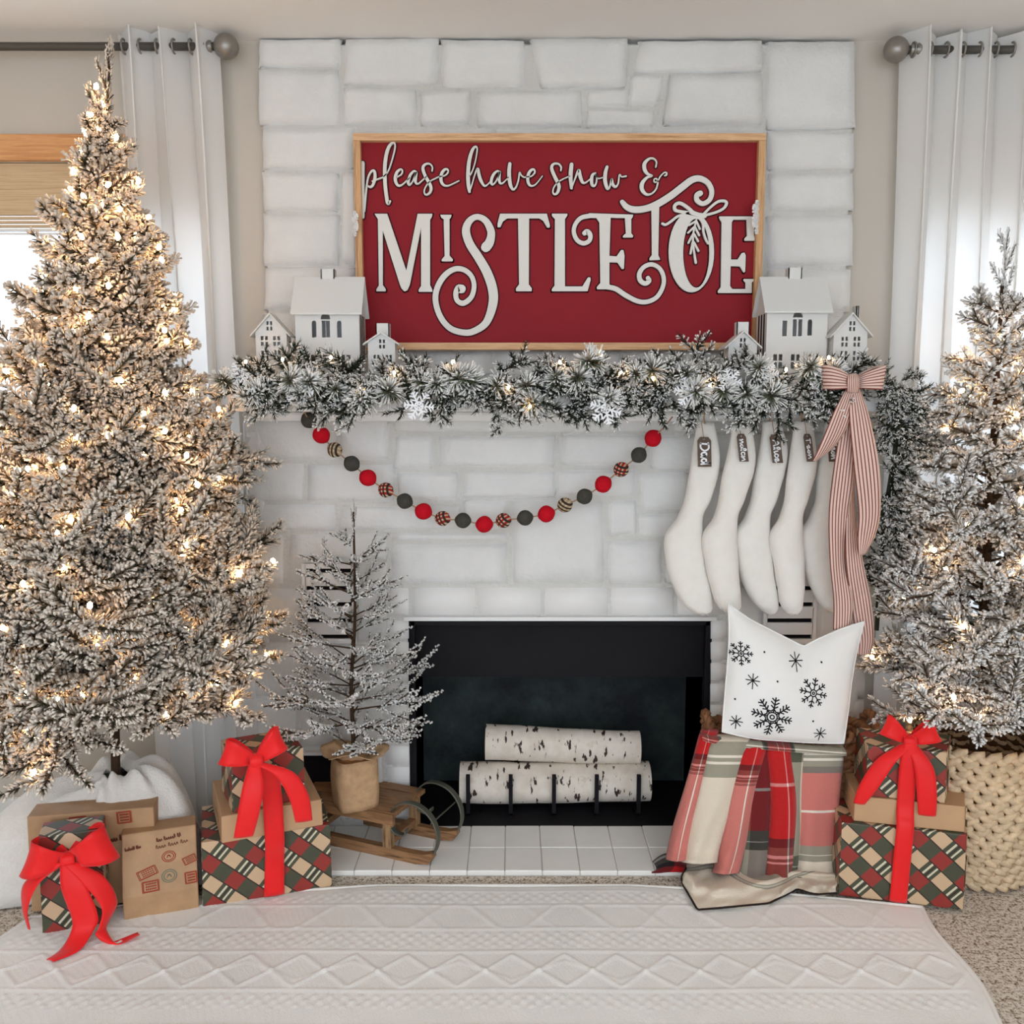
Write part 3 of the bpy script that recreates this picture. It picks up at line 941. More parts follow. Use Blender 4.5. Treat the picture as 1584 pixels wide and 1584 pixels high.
TH = 17
ell = lambda cx, cy, rx, ry, n=36: [(cx + rx * math.cos(2 * math.pi * i / n), cy + ry * math.sin(2 * math.pi * i / n)) for i in range(n)]
LET = [
    ('letter_p', [('s', cA, [(118, 345), (116, 600), (120, 945)], [44, 46, 38]), ('s', cA, [(140, 880), (152, 720), (165, 590), (182, 500), (215, 440), (245, 432), (256, 470), (252, 530), (232, 590), (205, 612), (175, 600)], [16, 20, 20, 20, 22, 28, 32, 34, 30, 24, 18]),
                  ('s', cA, [(225, 548), (290, 525), (345, 505)], 16)]),
    ('letter_l', [('s', cA, [(345, 505), (400, 440), (440, 330), (474, 200), (478, 140), (458, 118), (420, 150), (390, 220), (370, 330), (364, 450), (370, 600), (384, 720), (400, 795), (425, 770)], [14, 14, 15, 17, 18, 22, 32, 38, 40, 40, 40, 40, 36, 22])]),
    ('letter_e', [('s', cA, [(495, 505), (545, 475), (562, 435), (540, 416), (502, 445), (482, 505), (488, 560), (518, 597), (560, 585), (610, 540), (640, 510)], [14, 16, 18, 22, 30, 36, 34, 26, 18, 14, 13])]),
    ('letter_a', [('s', cA, [(718, 450), (692, 434), (652, 472), (630, 530), (626, 572), (640, 588), (668, 560), (700, 490), (718, 448), (706, 520), (708, 562), (735, 576), (780, 540), (830, 495)], [18, 20, 28, 32, 30, 20, 15, 15, 22, 32, 28, 18, 14, 12])]),
    ('letter_s', [('s', cA, [(890, 435), (893, 390), (868, 358), (830, 354), (795, 378), (790, 420), (815, 490), (855, 560), (878, 620), (868, 670), (830, 698), (806, 682), (806, 640), (838, 580), (880, 540), (930, 515), (980, 492)], [16, 18, 18, 22, 28, 34, 36, 36, 34, 28, 20, 17, 15, 14, 13, 13, 13])]),
    ('letter_e', [('s', cA, [(975, 500), (1040, 480), (1070, 440), (1055, 414), (1025, 422), (996, 465), (988, 520), (1004, 575), (1050, 600), (1110, 582), (1190, 542)], [13, 15, 18, 22, 28, 34, 36, 30, 20, 15, 12])]),
    ('letter_h', [('s', cB, [(110, 540), (150, 460), (190, 330), (214, 190), (214, 135), (190, 118), (152, 160), (115, 265), (92, 400), (85, 560), (92, 680), (106, 765)], [17, 18, 18, 20, 22, 28, 42, 50, 54, 54, 52, 40]),
                  ('s', cB, [(110, 760), (145, 650), (180, 530), (205, 460), (228, 440), (242, 520), (272, 610), (320, 682), (370, 660), (430, 590)], [20, 18, 18, 22, 36, 46, 44, 28, 18, 16])]),
    ('letter_a', [('s', cB, [(543, 480), (508, 470), (462, 505), (428, 570), (418, 635), (438, 664), (482, 625), (528, 530), (544, 480), (532, 560), (542, 635), (580, 645), (640, 590), (665, 560)], [22, 26, 36, 40, 38, 26, 20, 20, 30, 42, 34, 22, 16, 15])]),
    ('letter_v', [('s', cB, [(686, 365), (676, 470), (682, 600), (702, 690), (737, 735), (780, 690), (812, 590), (826, 490), (850, 530), (890, 558), (935, 552)], [48, 54, 54, 46, 30, 24, 22, 22, 20, 18, 17])]),
    ('letter_e', [('s', cB, [(930, 555), (1000, 540), (1045, 490), (1032, 448), (990, 458), (952, 520), (944, 600), (966, 665), (1010, 683), (1070, 650), (1155, 540)], [18, 20, 24, 30, 36, 44, 44, 34, 24, 18, 15])]),
    ('letter_s', [('s', cC, [(216, 235), (220, 190), (188, 154), (140, 150), (108, 178), (110, 230), (148, 320), (188, 400), (194, 450), (172, 508), (138, 524), (120, 498), (132, 440), (180, 380), (240, 340), (325, 303)], [20, 22, 22, 26, 34, 40, 42, 42, 40, 32, 22, 18, 17, 16, 15, 14])]),
    ('letter_n', [('s', cC, [(348, 160), (336, 300), (346, 450)], [46, 48, 34]), ('s', cC, [(346, 455), (385, 350), (434, 230), (452, 300), (480, 375), (520, 382), (580, 335)], [18, 18, 32, 42, 34, 20, 14])]),
    ('letter_o', [('s', cC, [(640, 268), (606, 285), (592, 340), (598, 405), (622, 424), (648, 390), (656, 320), (640, 275), (670, 330), (735, 318)], [22, 32, 40, 36, 26, 20, 18, 18, 14, 13])]),
    ('letter_w', [('s', cC, [(782, 190), (762, 260), (758, 360), (786, 452), (815, 430), (838, 335), (850, 400), (885, 434), (918, 390), (934, 285), (960, 310), (1015, 303)], [36, 44, 46, 36, 22, 22, 36, 26, 20, 17, 16, 20])]),
    ('ampersand', [('s', cC, [(1378, 190), (1386, 130), (1350, 88), (1295, 92), (1242, 145), (1240, 218), (1278, 276), (1335, 298), (1268, 322), (1212, 390), (1210, 465), (1255, 522), (1320, 520), (1378, 465), (1402, 385), (1388, 335), (1358, 342), (1362, 376), (1400, 368), (1430, 310), (1480, 260), (1510, 264), (1506, 290), (1488, 296)],
                    [20, 18, 20, 28, 44, 46, 34, 16, 32, 48, 48, 34, 22, 20, 20, 17, 16, 16, 16, 16, 16, 18, 20, 18])]),
    ('capital_m', [('p', cD, [(130, 75), (260, 75), (455, 655), (570, 75), (720, 75), (715, 105), (697, 135), (697, 800), (720, 848), (720, 870), (580, 870), (580, 850), (605, 810), (605, 215), (490, 800), (465, 855), (435, 866), (405, 835), (390, 800), (215, 245), (215, 800), (245, 842), (245, 865), (150, 865), (150, 845), (175, 805), (165, 130)], [])]),
    ('capital_i', [('p', cD, [(800, 85), (917, 85), (910, 110), (895, 130), (895, 500), (930, 540), (925, 560), (815, 560), (815, 540), (845, 505), (835, 130), (810, 115)], [])]),
    ('capital_s', [('s', cD, [(1265, 415), (1300, 370), (1318, 300), (1312, 235), (1262, 145), (1175, 105), (1095, 152), (1062, 250), (1100, 380), (1190, 520), (1280, 680), (1335, 850), (1335, 1000), (1270, 1180), (1150, 1268), (1040, 1285), (900, 1240), (800, 1120), (752, 960), (770, 830), (840, 710), (940, 640), (1040, 645), (1118, 710), (1145, 810), (1118, 920), (1040, 985), (975, 960), (958, 890), (985, 832), (1015, 840)],
                    [100, 92, 80, 76, 66, 58, 68, 82, 86, 90, 95, 96, 90, 75, 66, 62, 60, 58, 58, 58, 58, 55, 52, 48, 48, 50, 54, 50, 52, 66, 92])]),
    ('capital_t', [('p', cE, [(125, 105), (800, 105), (845, 280), (840, 305), (805, 305), (745, 205), (690, 172), (545, 172), (540, 1120), (585, 1180), (580, 1220), (355, 1220), (355, 1180), (400, 1120), (385, 172), (230, 172), (170, 215), (130, 300), (90, 300), (90, 250)], [])]),
    ('capital_l', [('p', cE, [(870, 105), (1095, 105), (1095, 130), (1060, 180), (1060, 1150), (1310, 1150), (1390, 1020), (1425, 1020), (1430, 1060), (1385, 1220), (870, 1220), (870, 1190), (910, 1140), (915, 180), (875, 140)], [])]),
    ('capital_e', [('p', cFf, [(270, 465), (720, 480), (715, 505), (700, 525), (700, 670), (720, 695), (715, 712), (615, 712), (615, 695), (645, 670), (635, 515), (490, 512), (478, 900), (550, 905), (595, 840), (620, 840), (632, 900), (625, 1030), (605, 1035), (560, 968), (478, 965), (478, 1190), (520, 1215), (480, 1240), (350, 1240), (350, 1215), (385, 1175), (375, 560), (345, 515), (270, 512)], []),
                   ('s', cFf, [(300, 488), (190, 512), (130, 580), (115, 660), (150, 740), (215, 772), (272, 745), (283, 690), (252, 655), (225, 668)], [46, 44, 42, 42, 44, 44, 44, 46, 56, 50]),
                   ('s', cFf, [(440, 1215), (540, 1235), (640, 1300), (760, 1360), (860, 1368), (960, 1320), (1020, 1220), (1030, 1120), (990, 1030), (910, 987), (830, 1012), (783, 1080), (792, 1150), (842, 1182), (880, 1155), (870, 1125)], [48, 50, 50, 48, 46, 44, 42, 42, 42, 44, 44, 46, 48, 46, 48, 44])]),
    ('capital_t', [('s', cFf, [(608, 350), (655, 402), (725, 428), (830, 422), (950, 380), (1100, 290), (1230, 190), (1320, 125), (1400, 112), (1480, 155), (1520, 240), (1500, 325), (1430, 368), (1372, 335), (1368, 282), (1402, 262)], [46, 60, 66, 66, 70, 70, 70, 66, 60, 54, 50, 48, 48, 50, 50, 58]),
                   ('p', cFf, [(905, 400), (985, 380), (975, 890), (995, 940), (885, 945), (885, 925), (910, 890)], [])]),
    ('capital_o', [('p', cFf, ell(1312, 860, 232, 412), [ell(1362, 872, 134, 352)])]),
    ('bow_motif', [('s', cFf, [(1340, 470), (1270, 405), (1195, 362), (1145, 385), (1148, 432), (1210, 450), (1340, 472)], [40, 36, 34, 34, 34, 32, 40]), ('s', cG, [(590, 375), (690, 275), (790, 200), (875, 190), (908, 222), (868, 290), (760, 345), (600, 388)], [34, 34, 36, 38, 40, 36, 34, 34]),
                   ('s', cG, [(340, 370), (240, 402), (150, 470), (80, 512), (35, 498)], 34), ('s', cG, [(540, 410), (588, 500), (592, 600), (620, 700), (655, 768)], [44, 36, 32, 32, 28]), ('s', cG, [(430, 345), (520, 380), (610, 392)], 62)]),
    ('sprig_motif', [('s', cG, [(500, 440), (462, 600), (452, 750), (470, 900), (490, 1028)], [20, 24, 26, 28, 34])] + [('s', cG, p, 27) for p in ([(485, 468), (395, 520)], [(500, 470), (545, 572)], [(470, 540), (385, 622)], [(475, 540), (535, 658)], [(456, 630), (388, 760)], [(465, 640), (520, 738)], [(446, 750), (416, 905)], [(460, 750), (525, 872)])]),
    ('capital_e', [('p', cG, [(805, 400), (1285, 400), (1278, 660), (1290, 700), (1285, 730), (1150, 730), (1150, 700), (1185, 665), (1180, 445), (1000, 445), (978, 480), (968, 985), (1060, 985), (1110, 900), (1150, 890), (1168, 930), (1160, 1150), (1140, 1165), (1090, 1080), (962, 1075), (955, 1345), (985, 1385), (1165, 1385), (1165, 1300), (1135, 1268), (1140, 1250), (1278, 1250), (1275, 1275), (1250, 1300), (1250, 1440), (790, 1440), (790, 1410), (830, 1360), (840, 480), (810, 430)], [])]),
]
outl = []
for nm, items in LET:
    letter(nm, items)
    outl += outline(items)
mesh('letter_edge_shadow', *merge(outl), 'letter_shadow', sign)


# ------------------------------------------------------------------ snowflake ornaments
def flake_mesh(name, r, t=0.003, arms=6):
    parts = []
    for i in range(arms):
        a = 2 * math.pi * i / arms
        d, p = np.array([math.cos(a), math.sin(a)]), np.array([-math.sin(a), math.cos(a)])
        parts.append(stroke_prism([d * 0, d * r * 0.92], r * 0.11, -t, t, 2, None, False))
        for q, l in ((0.35, 0.3), (0.62, 0.26), (0.82, 0.13)):
            for s in (-1, 1):
                parts.append(stroke_prism([d * r * q, d * r * (q + l * 0.7) + p * s * r * l], r * 0.1, -t * .9, t * .9, 2, None, False))
    an = np.linspace(0, 2 * math.pi, 13)
    parts.append(stroke_prism(np.column_stack([np.cos(an), np.sin(an)]) * r * 0.26, r * 0.1, -t * .8, t * .8, 2))
    V, Fc = merge(parts)
    me = bpy.data.meshes.new(name)
    me.from_pydata(V.tolist(), [], Fc)
    me.materials.append(M['flake'])
    return me


fl_me = flake_mesh('snowflake_ornament', 0.05)


def flake(px, py, Y, s, rot, label, rz=0.0):
    o = bpy.data.objects.new('snowflake_ornament', fl_me)
    C.objects.link(o)
    o.location = atY(px, py, Y)
    o.scale = (s, s, s)
    o.rotation_euler = (0, rot, rz)
    tag(o, label, 'ornament', 'white snowflake ornaments')


flake(1171, 336, YS - 0.03, 1.0, 0.5, 'white snowflake ornament turned side-on at the right edge of the red sign', 1.05)
flake(549, 346, YS - 0.03, 0.75, 0.5, 'white snowflake ornament turned side-on at the left edge of the red sign', -1.15)
flake(462, 603, 2.462, 0.85, 0.2, 'white snowflake ornament in the garland above the first dark felt ball')
flake(648, 628, 2.462, 0.85, 0.1, 'white snowflake ornament hanging low in the garland left of centre')
flake(937, 632, 2.462, 0.9, 0.3, 'white snowflake ornament hanging low in the garland above the red sign corner')
flake(1066, 606, 2.462, 0.85, 0.1, 'white snowflake ornament in the garland near the first stocking')
flake(1128, 588, 2.462, 0.7, 0.25, 'white snowflake ornament in the garland below the small right house')
flake(1188, 578, 2.47, 0.6, 0.0, 'small white snowflake ornament in the garland below the big right house')
flake(372, 578, 2.47, 0.7, 0.0, 'white snowflake ornament at the left end of the garland')


# ------------------------------------------------------------------ mantel houses
def win4(x, z, w, h, m=0.0035):
    """four panes"""
    pw, phh = (w - m) / 2, (h - m) / 2
    return [[(x + i * (pw + m), z + j * (phh + m)), (x + i * (pw + m) + pw, z + j * (phh + m)), (x + i * (pw + m) + pw, z + j * (phh + m) + phh), (x + i * (pw + m), z + j * (phh + m) + phh)] for i in (0, 1) for j in (0, 1)]


def arch(x, z, w, h):
    r = w / 2
    return [(x, z), (x + w, z), (x + w, z + h - r)] + [(x + r + r * math.cos(a), z + h - r + r * math.sin(a)) for a in np.linspace(0.3, math.pi - 0.3, 6)] + [(x, z + h - r)]


def house(label, xl, xr, yeave, Y, d, kind, yridge, chim=None, wins=()):
    """pixel measurements of the front wall at depth Y (front), wall runs down to the mantel"""
    pl, pr = atY(xl, yeave, Y), atY(xr, yeave, Y)
    x0, x1, ze = pl.x, pr.x, pl.z
    zr = atY(xl, yridge, Y + (d / 2 if kind == 'eave' else 0)).z
    z0 = zmt
    e = empty('mantel_house', ((x0 + x1) / 2, Y + d / 2, z0), label, 'ornament', 'white metal village houses')
    t = 0.003
    xm = (x0 + x1) / 2
    holes = []
    pz = lambda py: atY(xl, py, Y).z
    pX = lambda px: atY(px, yeave, Y).x
    for k, wx, wy, ww, wh in wins:      # px: centre x, top y, width, height
        a, b = pX(wx - ww / 2), pX(wx + ww / 2)
        zt, zb = pz(wy), pz(wy + wh)
        zb = max(zb, z0 + 0.004)
        if k == '4':
            holes += win4(a, zb, b - a, zt - zb, 0.0045)
        elif k == 'a':
            holes.append(arch(a, zb, b - a, zt - zb))
        elif k == 'fan':
            r = (b - a) / 2
            holes.append([(a, zb)] + [(a + r - r * math.cos(q), zb + (zt - zb) * math.sin(q)) for q in np.linspace(0.2, math.pi - 0.2, 9)] + [(b, zb)])
        else:
            holes.append([(a, zb), (b, zb), (b, zt), (a, zt)])
    if kind == 'gable':
        front = [(x0, z0), (x1, z0), (x1, ze), (xm, zr), (x0, ze)]
    else:
        front = [(x0, z0), (x1, z0), (x1, ze), (x0, ze)]
    mesh('front_wall', *prism2(front, holes, Y, Y + t), 'house', e)
    mesh('back_wall', *prism2(front, [], Y + d - t, Y + d), 'house', e)
    if kind == 'gable':
        for a, b in ((x0, x0 + t), (x1 - t, x1)):
            mesh('side_wall', *box(a, b, Y + t, Y + d - t, z0, ze), 'house', e)
        ov = 0.012
        sl = (zr - ze) / (xm - x0)
        for s in (-1, 1):
            xa = xm + s * ((x1 - x0) / 2 + ov)
            za = ze - ov * sl
            P = np.array([(xm, zr), (xa, za), (xa, za + t * 1.6), (xm, zr + t * 1.6)])
            mesh('roof_slope', *prism2([tuple(p) for p in P], [], Y - 0.012, Y + d + 0.008), 'house', e)
    else:
        for a, b in ((x0, x0 + t), (x1 - t, x1)):
            V = []
            prof = [(Y + t, z0), (Y + d - t, z0), (Y + d - t, ze), (Y + d / 2, zr - 0.003), (Y + t, ze)]
            n = len(prof)
            for xx in (a, b):
                V += [(xx, p[0], p[1]) for p in prof]
            mesh('side_wall', V, [tuple(range(n)), tuple(range(n, 2 * n))] + [(i, (i + 1) % n, n + (i + 1) % n, n + i) for i in range(n)], 'house', e)
            # dark strips painted as the shade in tall gable-end slits
            for q in (0.25, 0.5, 0.75):
                yy = Y + d * q
                zz = (z0 + 0.03, ze - 0.02)
                xx = a - 0.0006 if a == x0 else b + 0.0002
                mesh('side_slit_shade', *box(xx, xx + 0.0005, yy - 0.006, yy + 0.006, zz[0] + 0.02, zz[1]), 'slot_shade', e)
        ov = 0.01
        for ya, yb3 in ((Y - 0.014, Y + d / 2), (Y + d + 0.014, Y + d / 2)):
            zz = ze - 0.014 * (zr - ze) / (d / 2)
            V = [(x0 - ov, ya, zz), (x1 + ov, ya, zz), (x1 + ov, yb3, zr), (x0 - ov, yb3, zr)]
            V += [(v[0], v[1], v[2] + 0.005) for v in V]
            mesh('roof_slope', V, [(0, 1, 2, 3), (4, 5, 6, 7), (0, 1, 5, 4), (1, 2, 6, 5), (2, 3, 7, 6), (3, 0, 4, 7)], 'house', e)
    if chim:
        ca, cb, cy = chim
        yc = Y + d / 2 - 0.004
        a, b, zc = atY(ca, cy, yc).x, atY(cb, cy, yc).x, atY(ca, cy, yc).z
        zbase = (ze + zr) / 2 if kind == 'gable' else zr - 0.02
        mesh('chimney', *merge([box(a, b, yc, yc + 0.003, zbase, zc), box(a, a + .003, yc, yc + .03, zbase, zc), box(b - .003, b, yc, yc + .03, zbase, zc), box(a, b, yc + .027, yc + .03, zbase, zc)]), 'house', e)
    return e


house('white metal house with narrow gable front, leftmost on the mantel', 395, 443, 514, 2.60, 0.05, 'gable', 487, None,
      [('4', 417, 497, 9, 14), ('4', 408.5, 520, 11, 15), ('4', 427.5, 520, 11, 15), ('4', 409, 542, 11, 15), ('4', 428, 542, 11, 15)])
house('big white metal house with arched window at the left edge of the sign', 456, 555, 475, 2.61, 0.11, 'eave', 431, (496, 517, 416),
      [('fan', 503, 484, 15, 10), ('a', 485, 496, 7, 26), ('r', 500, 496, 6, 26), ('r', 506.5, 496, 6, 26), ('a', 524, 496, 7, 26), ('4', 478, 549, 15, 20), ('4', 506, 549, 15, 20), ('4', 533, 549, 15, 20)])
house('small white metal house with broad chimney below the left corner of the sign', 569, 611, 530, 2.58, 0.06, 'gable', 516, (581, 602, 500),
      [('4', 591, 525, 9, 14), ('4', 582, 549, 9, 14), ('4', 601, 549, 9, 14)])
house('small white metal house with broad chimney below the right corner of the sign', 1127, 1171, 534, 2.58, 0.06, 'gable', 514, (1140, 1160, 498),
      [('4', 1149, 523, 9, 14), ('4', 1139, 547, 9, 14), ('4', 1158, 547, 9, 14), ('4', 1139, 568, 9, 10), ('4', 1158, 568, 9, 10)])
house('big white metal house with arched window at the right edge of the sign', 1187, 1281, 473, 2.61, 0.11, 'eave', 431, (1220, 1241, 414),
      [('fan', 1235, 482, 15, 9), ('r', 1215, 496, 7, 24), ('r', 1230.5, 494, 6, 26), ('r', 1239, 494, 6, 26), ('a', 1254, 494, 7, 25), ('4', 1206, 548, 14, 22), ('4', 1233.5, 548, 14, 22), ('4', 1261, 548, 14, 22)])
house('white metal house with narrow gable front and thin chimney behind the striped bow', 1290, 1342, 515, 2.58, 0.05, 'gable', 486, (1325, 1329, 473),
      [('4', 1318, 497, 9, 15), ('4', 1307, 521, 10, 15), ('4', 1326, 521, 10, 15), ('4', 1307, 543, 10, 15), ('4', 1326, 543, 10, 15)])


# ------------------------------------------------------------------ felt ball garland
beads = [(478, 650, 'g'), (497, 673, 'r'), (518, 696, 'p'), (544, 717, 'g'), (569, 739, 'r'), (597, 758, 'p'), (626, 775, 'g'), (655, 791, 'r'), (685, 802, 'p'), (716, 805, 'g'), (749, 811, 'r'),
         (779, 805, 'p'), (812, 801, 'g'), (845, 795, 'r'), (874, 781, 'p'), (904, 768, 'g'), (933, 749, 'r'), (961, 726, 'p'), (988, 704, 'g'), (1010, 678, 'r')]
YG = 2.70
fg = empty('felt_ball_garland', atY(749, 811, YG), 'swag of red, grey and plaid felt balls on jute cord below the mantel', 'garland')


def ball_mesh(name, r, mat, lump=0.05, seed=0):
    bm = bmesh.new()
    bmesh.ops.create_icosphere(bm, subdivisions=3, radius=r)
    rr = np.random.default_rng(seed)
    k = rr.normal(0, 1, (4, 3))
    for v in bm.verts:
        n = v.co.normalized()
        f = sum(math.sin(3 * (n.x * q[0] + n.y * q[1] + n.z * q[2]) + i) for i, q in enumerate(k)) / 4
        v.co *= 1 + lump * f
        for a in (v.co,):
            if abs(n.x) > 0.86:
                v.co.x *= 1 + (abs(n.x) - 0.86) * 0.6
    me = bpy.data.meshes.new(name)
    bm.to_mesh(me)
    bm.free()
    me.polygons.foreach_set('use_smooth', [True] * len(me.polygons))
    me.materials.append(M[mat])
    return me


bmesh_by = {'r': ball_mesh('felt_ball', 0.0255, 'felt_red', 0.06, 1), 'g': ball_mesh('felt_ball', 0.0235, 'felt_grey', 0.04, 2), 'p': ball_mesh('felt_ball', 0.0225, 'felt_plaid', 0.04, 3)}
for i, (x, y, k) in enumerate(beads):
    o = bpy.data.objects.new('felt_ball', bmesh_by[k])
    link(o, fg)
    o.location = atY(x, y, YG) - fg.location
    j = min(i + 1, len(beads) - 1)
    ang = math.atan2(-(beads[j][1] - beads[max(i - 1, 0)][1]), beads[j][0] - beads[max(i - 1, 0)][0])
    o.rotation_euler = (0, -ang, 0)
pts = [atY(470, 636, 2.62)] + [atY(x, y, YG) for x, y, _ in beads] + [atY(1028, 660, 2.66), atY(1040, 645, 2.60)]
mesh('cord', *tube(catmull([tuple(p) for p in pts], 4), 0.0022, 6), 'cord', fg)


# ------------------------------------------------------------------ stockings
def stocking(rows, Y, label, tagspec, thick=0.032):
    """rows of (y, left x, right x) measured down the stocking"""
    # ankle drawn in, heel pushed out
    rows = [(y, l + {770: 4, 800: 8, 830: -2}.get(y, 0), r_x + {770: -4, 800: -5}.get(y, 0)) for y, l, r_x in rows]
    Q = catmull(np.array(rows, float), 5)
    k = 20
    top = atY((rows[0][1] + rows[0][2]) / 2, rows[0][0], Y)
    e = empty('stocking', top, label, 'stocking', 'cream plush stockings hanging from the mantel')
    V = []
    n = len(Q)
    for i, (y, a, b) in enumerate(Q):
        pa, pb = atY(a, y, Y), atY(b, y, Y)
        c, h = (pa + pb) / 2, (pb.x - pa.x) / 2
        th = min(h * 0.95, thick) * (0.55 + 0.45 * min(1, i / (n * 0.35)))
        for j in range(k):
            an = 2 * math.pi * j / k
            cs, sn = math.cos(an), math.sin(an)
            V.append((c.x + h * math.copysign(abs(cs) ** 0.85, cs), Y + th * math.copysign(abs(sn) ** 0.9, sn) + 0.002 * math.sin(i * 0.9 + cs * 4), c.z + 0.002 * math.sin(j * 1.7 + i)))
    Fc = grid_faces(n, k, False, True)
    Fc.append(tuple(range((n - 1) * k, n * k)))
    Fc.append(tuple(range(k)))
    mesh('sock_body', V, Fc, 'stocking', e, True)
    tube_p = [atY((rows[0][1] + rows[0][2]) / 2, rows[0][0] + 6, Y), atY((rows[0][1] + rows[0][2]) / 2 - 2, rows[0][0] - 10, Y - 0.03), atY((rows[0][1] + rows[0][2]) / 2 + 2, rows[0][0] - 26, Y - 0.06)]
    mesh('hanging_loop', *tube(catmull([tuple(p) for p in tube_p], 5), 0.0025, 6), 'cord', e)
    if tagspec:
        (cx, y0, y1, w, lean, strokes) = tagspec
        yt = Y - thick - 0.006
        p0, p1 = atY(cx, y0, yt), atY(cx + lean, y1, yt)
        hh, hw = p0.z - p1.z, w * 0.5 * (p0 - atY(cx + 1, y0, yt)).length
        sh = lambda x, z: (p0.x + x * hw + (p1.x - p0.x) * z, p0.z - hh * z)
        out = [sh(*q) for q in [(-1, 1), (1, 1), (1, 0.12), (0.6, 0.0), (-0.6, 0.0), (-1, 0.12)]]
        t = mesh('name_tag', *prism2(out, [[sh(0.22 * math.cos(a), 0.08 + 0.035 * math.sin(a)) for a in np.linspace(0, 6.28, 9)[:-1]]], yt - 0.003, yt), 'tag_wood', e)
        prs = []
        for s in strokes:
            prs.append(stroke_prism([sh(*q) for q in s], hw * 0.24, yt - 0.0045, yt - 0.003, 5))
        mesh('lettering', *merge(prs), 'flake', t)
        mesh('tag_string', *tube([tuple(atY(cx - 4, y0 - 22, yt + 0.006)), (p0.x, yt - 0.001, p0.z - hh * 0.07)], 0.0012, 5), 'cord', t)
    return e


# script strokes read down the tag (word turned on its side): x across the tag, z down
Dd = [[(-.55, .22), (.55, .24)], [(.55, .2), (.6, .38), (0, .46), (-.55, .36), (-.55, .2)]]
def ss(z0, k):
    return {'a': [[(.2, z0 + .13), (.25, z0 + .04), (-.2, z0 + .02), (-.5, z0 + .08), (-.2, z0 + .14), (.25, z0 + .13), (-.55, z0 + .17)]],
            'd': [[(.15, z0 + .12), (.2, z0 + .03), (-.25, z0 + .01), (-.5, z0 + .08), (-.2, z0 + .13), (.75, z0 + .15)], [(.75, z0 + .15), (-.55, z0 + .19)]],
            'l': [[(-.45, z0), (.5, z0 + .06), (.7, z0 + .02), (.3, z0 - .01), (-.5, z0 + .06)]],
            'e': [[(-.1, z0), (.2, z0 + .07), (.0, z0 + .1), (-.45, z0 + .04), (-.5, z0 + .1), (-.3, z0 + .15)]],
            'o': [[(.15, z0 + .07), (-.2, z0), (-.5, z0 + .06), (-.2, z0 + .12), (.15, z0 + .06)]],
            'n': [[(.2, z0), (-.5, z0 + .02)], [(-.4, z0 + .03), (.2, z0 + .1), (-.5, z0 + .14)]],
            'i': [[(.2, z0), (-.5, z0 + .03), (-.4, z0 + .07)]],
            'c': [[(.1, z0 + .1), (.2, z0 + .04), (-.2, z0), (-.5, z0 + .06), (-.3, z0 + .13)]]}[k]
s1 = Dd + ss(.5, 'a') + ss(.72, 'd')
s2 = ss(.2, 'n') + ss(.38, 'o') + ss(.54, 'l') + ss(.64, 'a') + ss(.82, 'n')
s3 = [[(-.5, .2), (.6, .3), (-.5, .4)], [(0, .23), (0, .37)]] + ss(.46, 'l') + ss(.58, 'i') + ss(.68, 'c') + ss(.82, 'e')
s4 = [[(.5, .22), (-.5, .24)], [(.5, .18), (.5, .34)]] + ss(.4, 'e') + ss(.58, 'o') + ss(.74, 'n')
stocking([(655, 1078, 1104), (690, 1072, 1112), (730, 1066, 1112), (770, 1055, 1104), (800, 1040, 1092), (830, 1030, 1088), (870, 1030, 1092), (905, 1040, 1099), (930, 1053, 1103), (944, 1068, 1102), (950, 1080, 1096)], 2.66,
         'cream stocking hung nearest the felt balls, leftmost of the five', (1089, 676, 722, 21, 1, s1))
stocking([(652, 1132, 1160), (690, 1128, 1168), (730, 1118, 1166), (770, 1108, 1156), (800, 1096, 1146), (830, 1088, 1140), (870, 1090, 1142), (905, 1098, 1144), (930, 1106, 1146), (942, 1114, 1144), (947, 1122, 1138)], 2.635,
         'cream stocking second from the left with a long narrow tag', (1146, 671, 714, 14, 5, s2))
stocking([(652, 1180, 1206), (690, 1176, 1218), (730, 1168, 1214), (770, 1158, 1206), (800, 1144, 1196), (830, 1135, 1192), (870, 1140, 1196), (905, 1150, 1200), (930, 1164, 1204), (945, 1178, 1202), (950, 1186, 1198)], 2.66,
         'cream stocking in the middle of the five, tag leaning right', (1198, 672, 716, 16, 5, s3))
stocking([(652, 1228, 1256), (690, 1224, 1262), (730, 1218, 1262), (770, 1210, 1254), (800, 1198, 1246), (830, 1192, 1242), (870, 1196, 1244), (905, 1202, 1244), (930, 1206, 1242), (945, 1212, 1238), (950, 1218, 1232)], 2.635,
         'cream stocking fourth from the left beside the striped ribbon', (1248, 671, 714, 12, 6, s4))
stocking([(652, 1276, 1302), (690, 1272, 1310), (730, 1264, 1310), (770, 1258, 1306), (800, 1244, 1300), (830, 1237, 1298), (870, 1242, 1300), (905, 1252, 1304), (930, 1264, 1304), (942, 1274, 1302), (946, 1282, 1298)], 2.66,
         'cream stocking mostly hidden behind the striped ribbon, rightmost of the five', (1288, 676, 714, 16, 2, s4))


# ------------------------------------------------------------------ flocked branches
FLOCK = np.array(srgb(234, 222, 207))
BARE = np.array(srgb(70, 68, 52))
WOODY = np.array(srgb(74, 58, 44))


